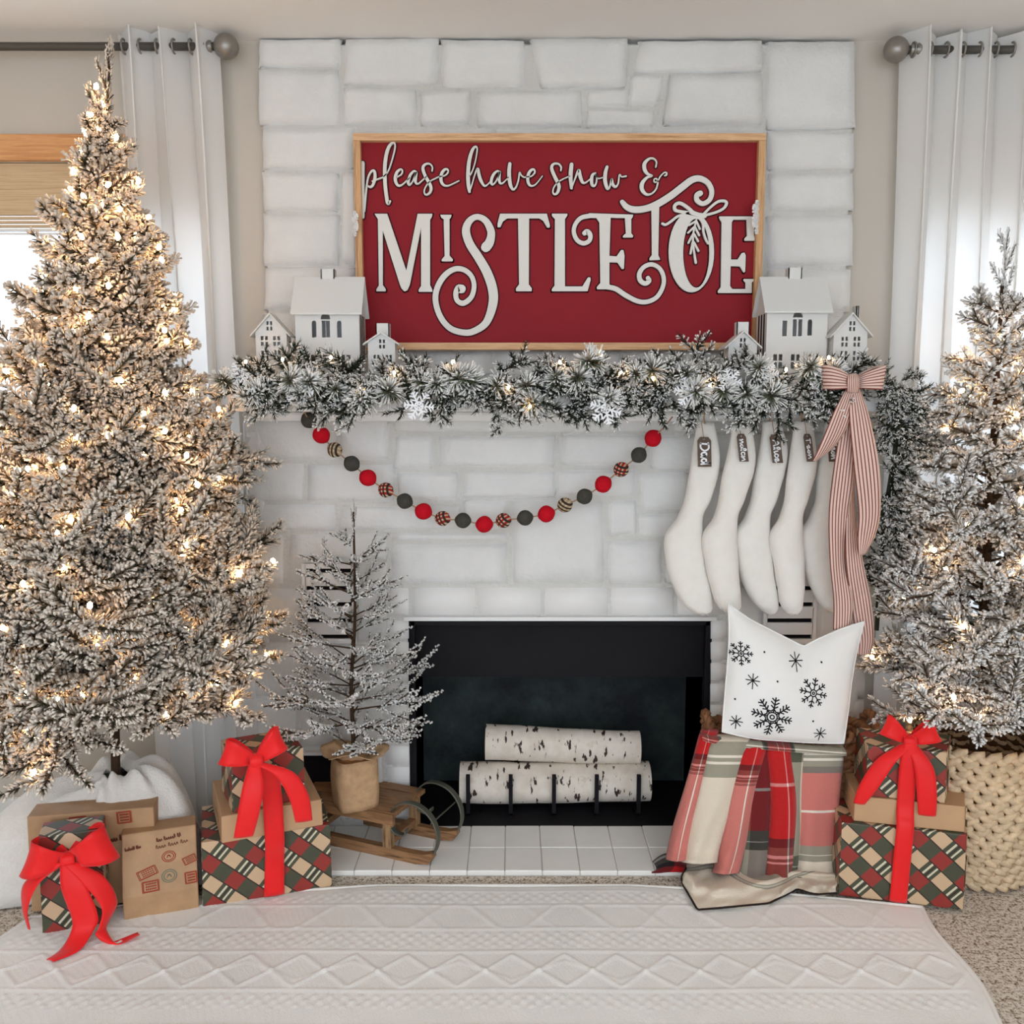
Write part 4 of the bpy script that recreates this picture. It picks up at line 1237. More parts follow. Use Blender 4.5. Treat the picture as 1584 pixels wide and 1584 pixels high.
class Brush:
    def __init__(s):
        s.V, s.F, s.C, s.n = [], [], [], 0

    def add(s, V, Fc, Cc):
        V = np.asarray(V, float)
        s.V.append(V)
        s.F.append(np.asarray(Fc) + s.n)
        s.C.append(np.broadcast_to(Cc, V.shape) if np.ndim(Cc) == 1 else Cc)
        s.n += len(V)

    def twig(s, P, dens, nl, ang, flock, w=0.0022, stem=0.0022, r=None, bare=BARE, snow=FLOCK, taper=True, tipw=1.0):
        """bottle-brush of needles along the polyline P"""
        P = np.asarray(P, float)
        seg = np.linalg.norm(np.diff(P, axis=0), axis=1)
        L = seg.sum()
        cum = np.concatenate([[0], np.cumsum(seg)])
        n = max(4, int(L * dens))
        t = (np.arange(n) + rng.random(n)) / n * L
        idx = np.clip(np.searchsorted(cum, t, side='right') - 1, 0, len(seg) - 1)
        fr = (t - cum[idx]) / seg[idx]
        base = P[idx] + (P[idx + 1] - P[idx]) * fr[:, None]
        ax = (P[idx + 1] - P[idx]) / seg[idx][:, None]
        ref = np.where(np.abs(ax[:, 2:3]) < 0.9, np.array([[0, 0, 1.0]]), np.array([[1.0, 0, 0]]))
        a = np.cross(ax, ref)
        a /= np.linalg.norm(a, axis=1)[:, None]
        b = np.cross(a, ax)
        th = rng.random(n) * 2 * math.pi
        rad = np.cos(th)[:, None] * a + np.sin(th)[:, None] * b
        an = ang * rng.uniform(0.75, 1.2, n) * np.where(t > L * 0.93, 0.55, 1.0)
        d = np.cos(an)[:, None] * ax + np.sin(an)[:, None] * rad
        ln = nl * rng.uniform(0.7, 1.15, n)
        if taper:
            ln *= np.clip(1.15 - 0.35 * t / L, 0.6, 1.1)
        tip = base + d * ln[:, None]
        p = np.cross(d, ax)
        p /= np.linalg.norm(p, axis=1)[:, None] + 1e-9
        q = np.cross(d, p)
        up = np.clip(0.5 + 0.5 * rad[:, 2], 0, 1)
        isf = rng.random(n) < flock * (0.72 + 0.42 * up)
        ww = w * np.where(isf, 1.35 * tipw, 0.8) * rng.uniform(0.8, 1.25, n)
        # flocked needles are fat at the tip, bare ones pointed
        apex = np.where(isf[:, None], base, tip)
        ring = np.where(isf[:, None], base + d * (ln * 0.95)[:, None], base)
        vs = [apex]
        for k in range(3):
            an2 = 2 * math.pi * k / 3
            vs.append(ring + (math.cos(an2) * p + math.sin(an2) * q) * ww[:, None])
        V = np.stack(vs, 1).reshape(-1, 3)
        i4 = np.arange(n)[:, None] * 4
        Fc = np.concatenate([i4 + np.array([0, 1, 2]), i4 + np.array([0, 2, 3]), i4 + np.array([0, 3, 1]), i4 + np.array([1, 3, 2])])
        var = rng.uniform(0.82, 1.08, n)[:, None]
        ctip = np.where(isf[:, None], snow * var, bare * var * 1.2)
        cbase = np.where(isf[:, None], snow * 0.62 + bare * 0.38, bare * var)
        c0 = np.where(isf[:, None], cbase, ctip)
        c1 = np.where(isf[:, None], ctip, cbase)
        Cc = np.stack([c0, c1, c1, c1], 1).reshape(-1, 3)
        s.add(V, Fc, Cc)
        if stem:
            tv, tf = tube(P, stem, 4)
            tri = []
            for f in tf:
                tri += [(f[0], f[1], f[2]), (f[0], f[2], f[3])] if len(f) == 4 else [f]
            s.add(tv, tri, WOODY)

    def mesh(s, name):
        V, Fc, Cc = np.concatenate(s.V), np.concatenate(s.F), np.clip(np.concatenate(s.C), 0, 1)
        me = bpy.data.meshes.new(name)
        me.vertices.add(len(V))
        me.vertices.foreach_set('co', V.ravel())
        me.loops.add(len(Fc) * 3)
        me.loops.foreach_set('vertex_index', Fc.ravel().astype(np.int32))
        me.polygons.add(len(Fc))
        me.polygons.foreach_set('loop_start', np.arange(len(Fc), dtype=np.int32) * 3)
        me.update(calc_edges=True)
        at = me.attributes.new('Col', 'FLOAT_COLOR', 'POINT')
        at.data.foreach_set('color', np.column_stack([Cc, np.ones(len(Cc))]).ravel())
        me.materials.append(M['needle'])
        me.validate()
        return me


def branch(L, seed, dens=950, nl=0.03, flock=0.8, subs=7, droop=0.12, ang=0.85, spread=0.75, start=0.25, sublen=0.42, w=0.0022, bare=BARE, snow=FLOCK, stem=0.0028, tipw=1.0):
    """branch along +X of length L with side sprays"""
    global rng
    keep = rng
    rng = np.random.default_rng(seed)
    B = Brush()
    k = 7
    x = np.linspace(0, L, k)
    side = rng.normal(0, 0.03) * L
    main = np.column_stack([x, side * (x / L) ** 2, -droop * L * (x / L) ** 2 + 0.02 * L * np.sin(x / L * 3)])
    nst = max(1, int(k * start))
    B.twig(main[nst:], dens, nl, ang, flock, w, 0, bare=bare, snow=snow, tipw=tipw)
    tv, tf = tube(main, np.linspace(stem * 1.5, stem * 0.6, k), 5)
    tri = []
    for f in tf:
        tri += [(f[0], f[i], f[i + 1]) for i in range(1, len(f) - 1)]
    B.add(tv, tri, WOODY)
    for i in range(subs):
        t = start + (0.92 - start) * (i + 0.5 * rng.random()) / subs
        p0 = np.array([np.interp(t * L, x, main[:, c]) for c in range(3)])
        sd = 1 if i % 2 else -1
        a = sd * spread * rng.uniform(0.75, 1.25)
        el = rng.normal(0.1, 0.3)
        d = np.array([math.cos(a) * math.cos(el), math.sin(a) * math.cos(el), math.sin(el)])
        l = L * sublen * (1.15 - 0.75 * t) * rng.uniform(0.8, 1.2) + 0.02
        s_ = np.linspace(0, 1, 4)[:, None]
        P = p0 + d * l * s_ + np.array([0, 0, 0.12 * l]) * s_ ** 2
        B.twig(P, dens, nl * 0.92, ang, flock, w, stem * 0.5, bare=bare, snow=snow, tipw=tipw)
    rng = keep
    return B.mesh('flocked_branch')


def cone_tree(root, meshes, lens, zs, prof, count, elev, top_elev, yback=None, jit=0.1, name='flocked_branch', trunk=(0.0, 0.0), seed=3, minL=0.05, xmin=None):
    """branches round a trunk; prof(z) gives the reach of the crown; returns tip data"""
    r_ = np.random.default_rng(seed)
    tips = []
    z0, z1 = zs
    # area-weighted heights
    zz = np.linspace(z0, z1, 200)
    wts = np.array([prof(z) + 0.06 for z in zz])
    cdf = np.cumsum(wts) / wts.sum()
    golden = 2.39996
    for i in range(count):
        u = (i + 0.5) / count
        z = float(np.interp(u, cdf, zz)) + r_.normal(0, 0.012)
        az = i * golden + r_.normal(0, 0.15)
        f = (z - z0) / (z1 - z0)
        el = elev * (1 - f) + top_elev * f + r_.normal(0, 0.12)
        L = max(minL, prof(z) * r_.uniform(1 - jit, 1 + jit) / max(0.5, math.cos(el)))
        if yback is not None:
            dy = math.sin(az) * math.cos(el) * L
            if dy > yback:
                L *= yback / dy
        if xmin is not None and z < xmin[1]:
            dx = math.cos(az) * math.cos(el) * L
            if root.location.x + dx < xmin[0]:
                L *= max(0.25, (xmin[0] - root.location.x) / dx)
        k = min(range(len(lens)), key=lambda q: abs(lens[q] - L) + 0.02 * r_.random())
        o = bpy.data.objects.new(name, meshes[k])
        link(o, root)
        o.location = (trunk[0] * f, trunk[1] * f, z - root.location.z)
        s = L / lens[k]
        o.scale = (s, s, max(s, 0.75))
        o.rotation_euler = (r_.normal(0, 0.25), -el, az)
        tips.append((np.array(root.location) + np.array(o.location), az, el, L))
    return tips


bulb_bm = bmesh.new()
bmesh.ops.create_icosphere(bulb_bm, subdivisions=1, radius=0.0066)
for v in bulb_bm.verts:
    v.co.z *= 1.5
bulb_me = bpy.data.meshes.new('bulb')
bulb_bm.to_mesh(bulb_me)
bulb_bm.free()
bulb_me.materials.append(M['bulb'])


def string_lights(label, tips, count, seed, fr=(0.7, 1.02), front=True, lean=0.0):
    r_ = np.random.default_rng(seed)
    base = tips[0][0]
    e = empty('string_lights', (base[0], base[1], 0.4), label, 'lights')
    pts = []
    idx = r_.permutation(len(tips))
    idx = [int(i) for i in idx] * 4
    for i in idx:
        p, az, el, L = tips[i]
        if front and math.sin(az) > 0.45:
            continue
        t = r_.uniform(*fr)
        d = np.array([math.cos(az) * math.cos(el), math.sin(az) * math.cos(el), math.sin(el)])
        q = p + d * L * t + r_.normal(0, 0.02, 3) + np.array([0, 0, -0.12 * L * t * t + 0.02])
        pts.append(q)
        if len(pts) >= count:
            break
    pts.sort(key=lambda q: q[2])
    for q in pts:
        o = bpy.data.objects.new('bulb', bulb_me)
        link(o, e)
        o.location = Vector(q) - e.location
        o.rotation_euler = (r_.uniform(-1, 1), r_.uniform(-1, 1), 0)
    # thin wire spiralling up inside the crown
    zs = np.linspace(min(q[2] for q in pts), max(q[2] for q in pts), 160)
    zmin, zmax = zs[0], zs[-1]
    rr = np.array([np.mean([np.hypot(q[0] - base[0] - lean * (q[2] - zmin) / (zmax - zmin), q[1] - base[1]) for q in pts if abs(q[2] - z) < 0.12] or [0.05]) for z in zs]) * 0.7
    th = np.linspace(0, 2 * math.pi * 9, 160)
    mesh('wire', *tube(np.column_stack([base[0] + lean * np.linspace(0, 1, 160) + rr * 0.8 * np.cos(th), base[1] + rr * np.sin(th), zs]), 0.0014, 4), 'green_cord', e)
    return e


# ---- big left tree
TL = atZ(160, 1395, 0.0)
TL = Vector((-1.135, 2.46, 0.0))
zt = atY(150, 84, 2.46).z
tree = empty('christmas_tree', TL, 'big flocked christmas tree glowing with warm lights beside the left window', 'tree')
mesh('trunk', *tube([(TL.x, TL.y, 0.0), (TL.x + 0.035, TL.y, 1.0), (TL.x + 0.075, TL.y, zt - 0.2)], [0.014, 0.012, 0.005], 8), 'bark', tree)
bl, bm_ = [0.10, 0.17, 0.26, 0.36, 0.46, 0.54], []
for i, L in enumerate(bl):
    bm_.append(branch(L, 20 + i, dens=720, nl=0.027 + 0.012 * L, flock=0.84, subs=[4, 6, 8, 10, 13, 15][i], sublen=0.46, w=0.0029, spread=0.8, start=0.12))
lens2 = bl + [x * 1.03 for x in bl]
bm2 = bm_ + [branch(L, 50 + i, dens=720, nl=0.027 + 0.012 * L, flock=0.8, subs=[4, 6, 8, 10, 13, 15][i], sublen=0.46, w=0.0029, spread=0.85, start=0.12) for i, L in enumerate(bl)]
cp = [(0.36, 0.44), (0.5, 0.485), (0.8, 0.43), (1.2, 0.30), (1.36, 0.245), (1.6, 0.165), (1.9, 0.08), (2.05, 0.05), (2.3, 0.03)]
profL = lambda z: float(np.interp(z, [c[0] for c in cp], [c[1] for c in cp]))
tipsL = cone_tree(tree, bm2, lens2, (0.56, zt - 0.16), profL, 270, 0.10, 0.75, yback=0.24, jit=0.15, trunk=(0.075, 0.0), seed=5)
o = bpy.data.objects.new('leader_shoot', bm2[2])
link(o, tree)
o.location = (0.08, 0, zt - 0.245)
o.rotation_euler = (0, -R(88), 0)
o.scale = (1.0, 0.45, 0.45)
string_lights('warm white string lights wound round the big left tree', tipsL, 230, 11, lean=0.075)

# ---- right tree in the seagrass basket
TR_ = Vector((atY(1537, 700, 2.56).x, 2.56, 0.0))
ztR = atY(1537, 356, 2.56).z
tree2 = empty('christmas_tree', TR_, 'sparser flocked christmas tree standing in the pale basket before the right curtain', 'tree')
mesh('trunk', *tube([(TR_.x, TR_.y, 0.05), (TR_.x, TR_.y, 0.8), (TR_.x - 0.005, TR_.y, ztR - 0.15)], [0.018, 0.014, 0.005], 8), 'bark', tree2)
bl3 = [0.09, 0.16, 0.24, 0.32, 0.40, 0.46]
SN2 = np.array(srgb(246, 244, 240))
BR2 = np.array(srgb(112, 108, 92))
bm3 = [branch(L, 80 + i, dens=620, nl=0.03, flock=0.9, subs=[2, 3, 4, 5, 6, 7][i], sublen=0.4, w=0.0024, spread=0.7, start=0.15, bare=BR2, snow=SN2) for i, L in enumerate(bl3)]
cp3 = [(0.3, 0.42), (0.55, 0.45), (0.9, 0.345), (1.2, 0.24), (1.45, 0.14), (1.62, 0.08), (1.8, 0.045)]
profR = lambda z: float(np.interp(z, [c[0] for c in cp3], [c[1] for c in cp3]))
tipsR = cone_tree(tree2, bm3, bl3, (0.47, ztR - 0.2), profR, 128, 0.15, 0.5, yback=0.16, jit=0.12, seed=9, xmin=(1.06, 1.05))
o = bpy.data.objects.new('leader_shoot', bm3[2])
link(o, tree2)
o.location = (-0.004, 0, ztR - 0.245)
o.rotation_euler = (0, -R(88), 0.6)
o.scale = (1.0, 0.4, 0.4)
string_lights('warm white string lights on the sparser right tree', tipsR, 52, 12, (0.45, 0.95))

# ------------------------------------------------------------------ mantel garland
gar = empty('pine_garland', atY(865, 600, 2.53), 'frosted pine garland draped along the mantel and down its right end', 'garland')
GB, GS = np.array(srgb(44, 52, 40)), np.array(srgb(244, 244, 240))
sprigs = [branch(0.15, 120 + i, dens=560, nl=0.027 if i % 3 else 0.038, flock=[0.22, 0.6, 0.16, 0.5][i % 4], subs=[4, 5, 3, 4][i % 4], sublen=0.5, w=0.0023, spread=0.8, start=0.1, bare=GB, snow=GS, stem=0.0018) for i in range(8)]


def burst(seed):
    """long-needled tuft"""
    global rng
    keep = rng
    rng = np.random.default_rng(seed)
    B = Brush()
    for k in range(2):
        B.twig(np.array([(0, 0, 0), (0.03, 0.004 * k, 0.0), (0.05, 0, 0.002)]), 1500, 0.05, 1.25, 0.62, 0.0018, 0.002, bare=np.array(srgb(96, 104, 78)), snow=GS)
    rng = keep
    return B.mesh('pine_tuft')


bursts = [burst(200 + i) for i in range(3)]
r_ = np.random.default_rng(31)
gl = gar.location
gx0, gx1 = atY(352, 600, 2.53).x, atY(1396, 600, 2.53).x
zc = atY(865, 600, 2.53).z
gpath = [(gx0, 2.55, zc + 0.01)]
cnt = 0
for i in range(190):
    u = (i + 0.5) / 190
    x = gx0 + 0.03 + (gx1 - gx0 - 0.05) * u
    z = zc + 0.012 * math.sin(u * 21) + r_.normal(0, 0.014) - 0.005
    th = r_.uniform(0, 2 * math.pi)
    vert = math.sin(th)
    dr = np.array([math.cos(th) * 0.9 + r_.normal(0, 0.3), -abs(r_.normal(0.55, 0.3)), vert * 0.75])
    dr /= np.linalg.norm(dr)
    me = sprigs[int(r_.integers(0, 8))]
    sc = r_.uniform(0.55, 0.86)
    if 0.92 < x < 1.08:
        sc *= 0.62      # the ribbon presses the sprigs flat here
    o = bpy.data.objects.new('pine_sprig', me)
    link(o, gar)
    o.location = Vector((x, 2.548 + r_.uniform(-0.012, 0.012), z)) - gl
    o.rotation_mode = 'QUATERNION'
    o.rotation_quaternion = Vector(tuple(dr)).to_track_quat('X', 'Z')
    o.scale = (sc, sc, sc)
for i in range(34):
    u = (i + r_.uniform(0.2, 0.8)) / 34
    o = bpy.data.objects.new('pine_tuft', bursts[i % 3])
    link(o, gar)
    o.location = Vector((gx0 + (gx1 - gx0) * u, 2.50, zc + r_.normal(0, 0.025))) - gl
    o.rotation_mode = 'QUATERNION'
    o.rotation_quaternion = Vector((r_.normal(0, 0.4), -1, r_.normal(0, 0.4))).normalized().to_track_quat('X', 'Z')
    s = r_.uniform(0.75, 1.1)
    if 0.90 < gx0 + (gx1 - gx0) * u < 1.10:
        s *= 0.5
    o.scale = (s, s, s)
# drop down the right-hand end
drop = catmull([tuple(atY(1385, 590, 2.56)), tuple(atY(1386, 680, 2.60)), tuple(atY(1372, 780, 2.64)), tuple(atY(1362, 880, 2.66)), tuple(atY(1356, 975, 2.66))], 14)
for i in range(72):
    p = drop[int((i / 72) ** 1.25 * 0.86 * (len(drop) - 1))]
    th = r_.uniform(0, 2 * math.pi)
    dr = np.array([abs(math.cos(th)) * (1 if r_.random() < 0.75 else -0.6), -abs(r_.normal(0.2, 0.2)), 0.6 * math.sin(th) - 0.35])
    dr /= np.linalg.norm(dr)
    o = bpy.data.objects.new('pine_sprig', sprigs[int(r_.integers(0, 8))])
    link(o, gar)
    o.location = Vector(tuple(p)) - gl
    o.rotation_mode = 'QUATERNION'
    o.rotation_quaternion = Vector(tuple(dr)).to_track_quat('X', 'Z')
    s = r_.uniform(0.45, 0.75)
    o.scale = (s, s, s)
mesh('wire_core', *tube(np.concatenate([np.column_stack([np.linspace(gx0, gx1 - 0.03, 40), np.full(40, 2.555), zc + 0.012 * np.sin(np.linspace(0, 21, 40))]), drop]), 0.007, 6), 'green_cord', gar)
ml = empty('string_lights', atY(865, 590, 2.5), 'few clear fairy lights tucked into the mantel garland', 'lights')
for (x, y) in [(380, 560), (437, 556), (512, 553), (610, 577), (700, 560), (786, 600), (866, 560), (960, 575), (1010, 585), (1098, 596), (1216, 572), (1282, 553), (930, 548), (560, 600), (820, 628)]:
    o = bpy.data.objects.new('bulb', bulb_me)
    link(o, ml)
    o.location = atY(x, y, 2.47) - ml.location
    o.scale = (0.6, 0.6, 0.6)
mesh('wire', *tube(catmull([tuple(atY(x, y + 4, 2.50)) for x, y in [(370, 570), (437, 560), (512, 560), (610, 580), (700, 570), (786, 595), (866, 570), (960, 580), (1098, 596), (1216, 576), (1282, 560)]], 5), 0.001, 4), 'green_cord', ml)

# ------------------------------------------------------------------ striped bow on the mantel end
YBW = 2.452


def pw(lst, Y, tilt=0.0):
    """ribbon control points from (px, py, width px, dY, twist) -> centres and width vectors"""
    P, W = [], []
    for i, (x, y, w, dy, tw) in enumerate(lst):
        p = atY(x, y, Y + dy)
        P.append(tuple(p))
        q = atY(x + w, y, Y + dy)
        W.append(((q.x - p.x) * math.cos(tw), (q.x - p.x) * math.sin(tw), (q.x - p.x) * tilt))
    return P, W


bow = empty('striped_ribbon_bow', atY(1320, 592, YBW), 'pink and brown ticking-stripe ribbon bow with long tails on the mantel end', 'bow')
for s in (-1, 1):
    k = atY(1320, 592, YBW)
    tip = atY(1320 + s * 47, 584, YBW)
    L = tip.x - k.x
    hw = 0.066
    P = [(k.x + s * 0.008, YBW, k.z), (k.x + L * 0.35, YBW - 0.022, k.z + 0.006), (k.x + L * 0.8, YBW - 0.026, k.z + 0.012), (k.x + L, YBW, k.z + 0.014), (k.x + L * 0.8, YBW + 0.024, k.z + 0.014), (k.x + L * 0.35, YBW + 0.02, k.z + 0.006), (k.x + s * 0.008, YBW + 0.006, k.z)]
    W = [(0, 0, 0.028), (0.004 * s, 0, 0.045), (0.006 * s, 0, 0.062), (0.006 * s, 0, 0.066), (0.006 * s, 0, 0.064), (0.002 * s, 0, 0.045), (0, 0, 0.028)]
    ribbon('bow_loop', P, W, 'stripe', bow)
P, W = pw([(1319, 580, 16, -0.012, 0), (1320, 590, 20, -0.026, 0), (1319, 606, 18, -0.012, 0)], YBW)
ribbon('bow_knot', P, W, 'stripe', bow, cup=0.006)
P, W = pw([(1316, 602, 18, 0, 0.0), (1306, 630, 32, -0.012, 0.25), (1292, 668, 38, -0.02, 0.3), (1276, 696, 34, -0.012, 0.5), (1262, 711, 22, 0, 0.8)], YBW, 0.15)
ribbon('bow_tail', P, W, 'stripe', bow, cup=0.004)
P, W = pw([(1318, 602, 18, 0.012, 0), (1312, 660, 28, 0.022, 0.2), (1304, 740, 32, 0.03, -0.2), (1297, 800, 32, 0.04, 0.1), (1296, 870, 30, 0.06, 0.35), (1304, 930, 28, 0.075, -0.3), (1302, 974, 28, 0.08, 0.1)], YBW)
ribbon('bow_tail', P, W, 'stripe', bow, cup=0.006)
P, W = pw([(1322, 602, 18, 0, 0), (1330, 650, 34, -0.012, 0.1), (1340, 720, 38, -0.008, -0.15), (1345, 790, 36, 0.0, 0.1), (1340, 830, 32, 0.0, 0.3), (1333, 858, 12, 0.0, 0.3)], YBW)
ribbon('bow_tail', P, W, 'stripe', bow, cup=0.004)
P, W = pw([(1320, 604, 16, 0.03, 0.2), (1318, 700, 22, 0.045, 0.9), (1316, 800, 22, 0.05, 0.5), (1322, 870, 28, 0.05, 0.1), (1332, 930, 30, 0.075, -0.2), (1338, 985, 30, 0.085, 0.1), (1336, 1012, 24, 0.085, 0.2)], YBW)
ribbon('bow_tail', P, W, 'stripe', bow, cup=0.005)

# ------------------------------------------------------------------ curtains
YR = 2.775


def curtain_rod(xf, xend, y, label, s):
    pf, pe = atY(xf, y, YR), atY(xend, y, YR)
    e = empty('curtain_rod', pf, label, 'curtain rod')
    z = pf.z
    mesh('rod', *tube([(pf.x, YR, z), (pe.x, YR, z)], 0.0115, 14), 'rod', e, True)
    prof = [(0.011, 0.0), (0.019, -0.004), (0.019, -0.014), (0.012, -0.018), (0.017, -0.024), (0.017, -0.03), (0.011, -0.034)]
    n = 12
    prof += [(max(0.002, 0.036 * math.sin(a)), -0.068 - 0.036 * -math.cos(a) * -1) for a in []]
    V, Fc = lathe([(r, h * -s) for r, h in prof], (pf.x - s * 0.075, YR, z), 20, 'x')
    mesh('finial_collar', V, Fc, 'pewter', e, True)
    bm = bmesh.new()
    bmesh.ops.create_uvsphere(bm, u_segments=24, v_segments=16, radius=0.036)
    me = bpy.data.meshes.new('finial_ball')
    bm.to_mesh(me)
    bm.free()
    me.polygons.foreach_set('use_smooth', [True] * len(me.polygons))
    me.materials.append(M['pewter'])
    o = link(bpy.data.objects.new('finial_ball', me), e)
    o.location = (0, 0, 0)
    mesh('wall_bracket', *merge([box(pf.x - s * 0.26 - 0.008, pf.x - s * 0.26 + 0.008, YR, YW, z - 0.012, z + 0.012), box(pf.x - s * 0.26 - 0.015, pf.x - s * 0.26 + 0.015, YW - 0.006, YW, z - 0.03, z + 0.03)]), 'rod', e)
    return z


zr1 = curtain_rod(350, -260, 72, 'bronze curtain rod with ball finial over the left window', 1)
zr2 = curtain_rod(1386, 1990, 77, 'bronze curtain rod with ball finial over the right window', -1)


def curtain(label, xs, ztop, nfold, amp, ph, flare, grom, zr):
    """xs: (left, right) at the top; flare: (left, right) offsets at the floor"""
    x0, x1 = xs
    nu, nv = nfold * 22, 44
    V = []
    for j in range(nv):
        v = j / (nv - 1)
        z = ztop * (1 - v) + 0.02 * v
        for i in range(nu):
            u = i / (nu - 1)
            xa = x0 + flare[0] * v ** 0.7
            xb = x1 + flare[1] * v ** 0.7
            f = nfold * 2 * math.pi * u + ph
            a = amp * (1 + 0.25 * math.sin(u * 7 + 2)) * (1 - 0.35 * v)
            x = xa + (xb - xa) * u + 0.26 * (xb - xa) / nfold * math.sin(2 * f) * 0.5 + 0.006 * math.sin(v * 5 + u * 9)
            y = YR + a * math.sin(f) + 0.008 * math.sin(v * 4 + u * 6) * v
            V.append((x, y, z + (0.006 * math.sin(f * 0.5) if j == 0 else 0)))
    e = empty('curtain', ((x0 + x1) / 2, YR, 0.02), label, 'curtain', 'white grommet curtains')
    o = mesh('curtain_panel', V, grid_faces(nv, nu), 'curtain', e, True)
    for i in range(nfold * 2):
        u = (i * math.pi - ph) / (nfold * 2 * math.pi)
        if 0.01 < u < 0.99:
            x = x0 + (x1 - x0) * u
            an = np.linspace(0, 2 * math.pi, 17)[:-1]
            P = np.column_stack([np.full(16, x), YR + 0.02 * np.cos(an), zr + 0.02 * np.sin(an)])
            mesh('grommet', *tube(P, 0.0032, 6, True), 'pewter', e, True)
    return e


p0, p1 = atY(170, 60, YR), atY(326, 60, YR)
curtain('white curtain panel hanging behind the big left tree', (p0.x, p1.x), atY(250, 46, YR).z, 3, 0.042, 0.6, (0.02, 0.05), 1, zr1)
p0, p1 = atY(1406, 60, YR), atY(1660, 60, YR)
curtain('white curtain panel hanging behind the right tree', (p0.x, p1.x), atY(1450, 50, YR).z, 5, 0.042, 2.2, (0.02, 0.0), 1, zr2)

# ------------------------------------------------------------------ rug
rug = empty('area_rug', (0, 1.7, 0), 'ivory cable-knit patterned rug with bound edge in front of the hearth', 'rug')
BLc, BRc = atZ(48, 1418, 0.012), atZ(1428, 1402, 0.012)
RBc = atZ(1552, 1584, 0.012)
LBc = atZ(-160, 1560, 0.012)
mid = atZ(700, 1373, 0.012)
NX, NY = 560, 290
Yfr = 1.05
u = np.linspace(0, 1, NX)
v = np.linspace(0, 1, NY)
U, Vv = np.meshgrid(u, v, indexing='ij')
yback = np.interp(U, [0, 0.16, 0.36, 0.66, 0.82, 1.0], [BLc.y, 2.385, 2.445, 2.445, 2.41, BRc.y])
Yg = yback * (1 - Vv) + Yfr * Vv
sl = (LBc.x - BLc.x) / (LBc.y - BLc.y)
sr = (RBc.x - BRc.x) / (RBc.y - BRc.y)
xl = BLc.x + np.clip(sl * (Yg - BLc.y), -0.35, 0.1)
xr = BRc.x + sr * (Yg - BRc.y) + 0.012 * np.sin((Yg - 1.9) * 14)
Xg = xl * (1 - U) + xr * U
b = 2.45 - Yg
a = Xg
per = 0.56
bb = np.mod(b, per)


def gs(d, w):
    return np.exp(-(d / w) ** 2)


def tri(x):
    return np.abs(np.mod(x, 1.0) - 0.5) * 2


H = np.zeros_like(a)
# knit bead bands
for c0, c1 in ((0.05, 0.10), (0.24, 0.31), (0.49, 0.545)):
    m = (bb > c0) & (bb < c1)
    row = np.mod((bb - c0) / 0.0167, 1.0)
    sh = np.floor((bb - c0) / 0.0167) * 0.5
    H += m * 0.0042 * np.clip(np.sin(math.pi * row), 0, 1) * np.clip(np.sin(2 * math.pi * (a / 0.036 + sh)), -0.2, 1)
# cords
for c in (0.04, 0.115, 0.225, 0.325, 0.475):
    H += 0.0045 * gs(bb - c, 0.0055)
# cable band : slanted crossing strands
m = (bb > 0.12) & (bb < 0.222)
for sgn in (1, -1):
    d = np.abs(np.mod(a / 0.15 + sgn * (bb - 0.17) / 0.20, 1.0) - 0.5) * 0.15
    H += m * 0.0048 * gs(d, 0.011) * np.where(np.mod(np.floor(a / 0.15), 2) == (0 if sgn > 0 else 1), 1, 0.45)
# diamond band
m = (bb > 0.335) & (bb < 0.468)
z1 = 0.34 + 0.125 * tri(a / 0.26)
z2 = 0.34 + 0.125 * tri(a / 0.26 + 0.5)
z3 = 0.365 + 0.075 * tri(a / 0.26)
H += m * (0.006 * gs(bb - z1, 0.008) + 0.006 * gs(bb - z2, 0.008) + 0.003 * gs(bb - z3, 0.006))
edge = np.minimum(np.minimum(a - xl, xr - a), yback - Yg)
H *= 0.45
H *= np.clip((edge - 0.028) / 0.01, 0, 1)
H += 0.0006 * np.sin(a * 900) * np.sin(b * 800)
Z = 0.006 + H + 0.006 * (1 - np.exp(-edge / 0.006)) + 0.003 * np.sin(a * 5 + b * 3) ** 2
mesh('pile', np.stack([Xg, Yg, Z], -1).reshape(-1, 3), [tuple(reversed(q)) for q in grid_faces(NX, NY)], 'rug', rug, True)
rim = np.concatenate([np.stack([Xg, Yg], -1)[0, ::-6], np.stack([Xg, Yg], -1)[::8, 0], np.stack([Xg, Yg], -1)[-1, ::6]])
mesh('binding', *tube(np.column_stack([rim, np.full(len(rim), 0.0075)]), 0.0072, 8), 'rug_edge', rug, True)

# ------------------------------------------------------------------ logs on a grate
gr = empty('log_grate', atY(857, 1240, 2.93), 'black iron grate holding the birch logs in the firebox', 'grate')
yl = YF + 0.16
zl = atY(857, 1208, yl).z
rl = (atY(857, 1179, yl).z - atY(857, 1238, yl).z) / 2
parts = []
zbar = zl - rl - 0.008
for px in (724, 790, 857, 923, 988):
    x = atY(px, 1215, yl - rl - 0.012).x
    P = [(x, yl - rl - 0.014, atY(px, 1196, yl - rl).z), (x, yl - rl - 0.014, zbar), (x, yl, zbar - 0.004), (x, yl + rl + 0.04, zbar), (x, yl + rl + 0.045, zbar + 0.08)]
    V = []
    w, t = 0.0065, 0.006
    mesh('prong', *merge([box(x - w, x + w, yl - rl - 0.02, yl - rl - 0.008, zbar - 0.006, P[0][2]), box(x - w, x + w, yl - rl - 0.02, yl + rl + 0.05, zbar - 0.012, zbar), box(x - w, x + w, yl + rl + 0.038, yl + rl + 0.05, zbar, zbar + 0.07)]), 'black', gr)
xa, xb = atY(716, 1215, yl).x, atY(1004, 1215, yl).x
for dy in (-rl * 0.7, rl * 0.7):
    mesh('cross_bar', *box(xa, xb, yl + dy - 0.007, yl + dy + 0.007, zbar - 0.025, zbar - 0.012), 'black', gr)
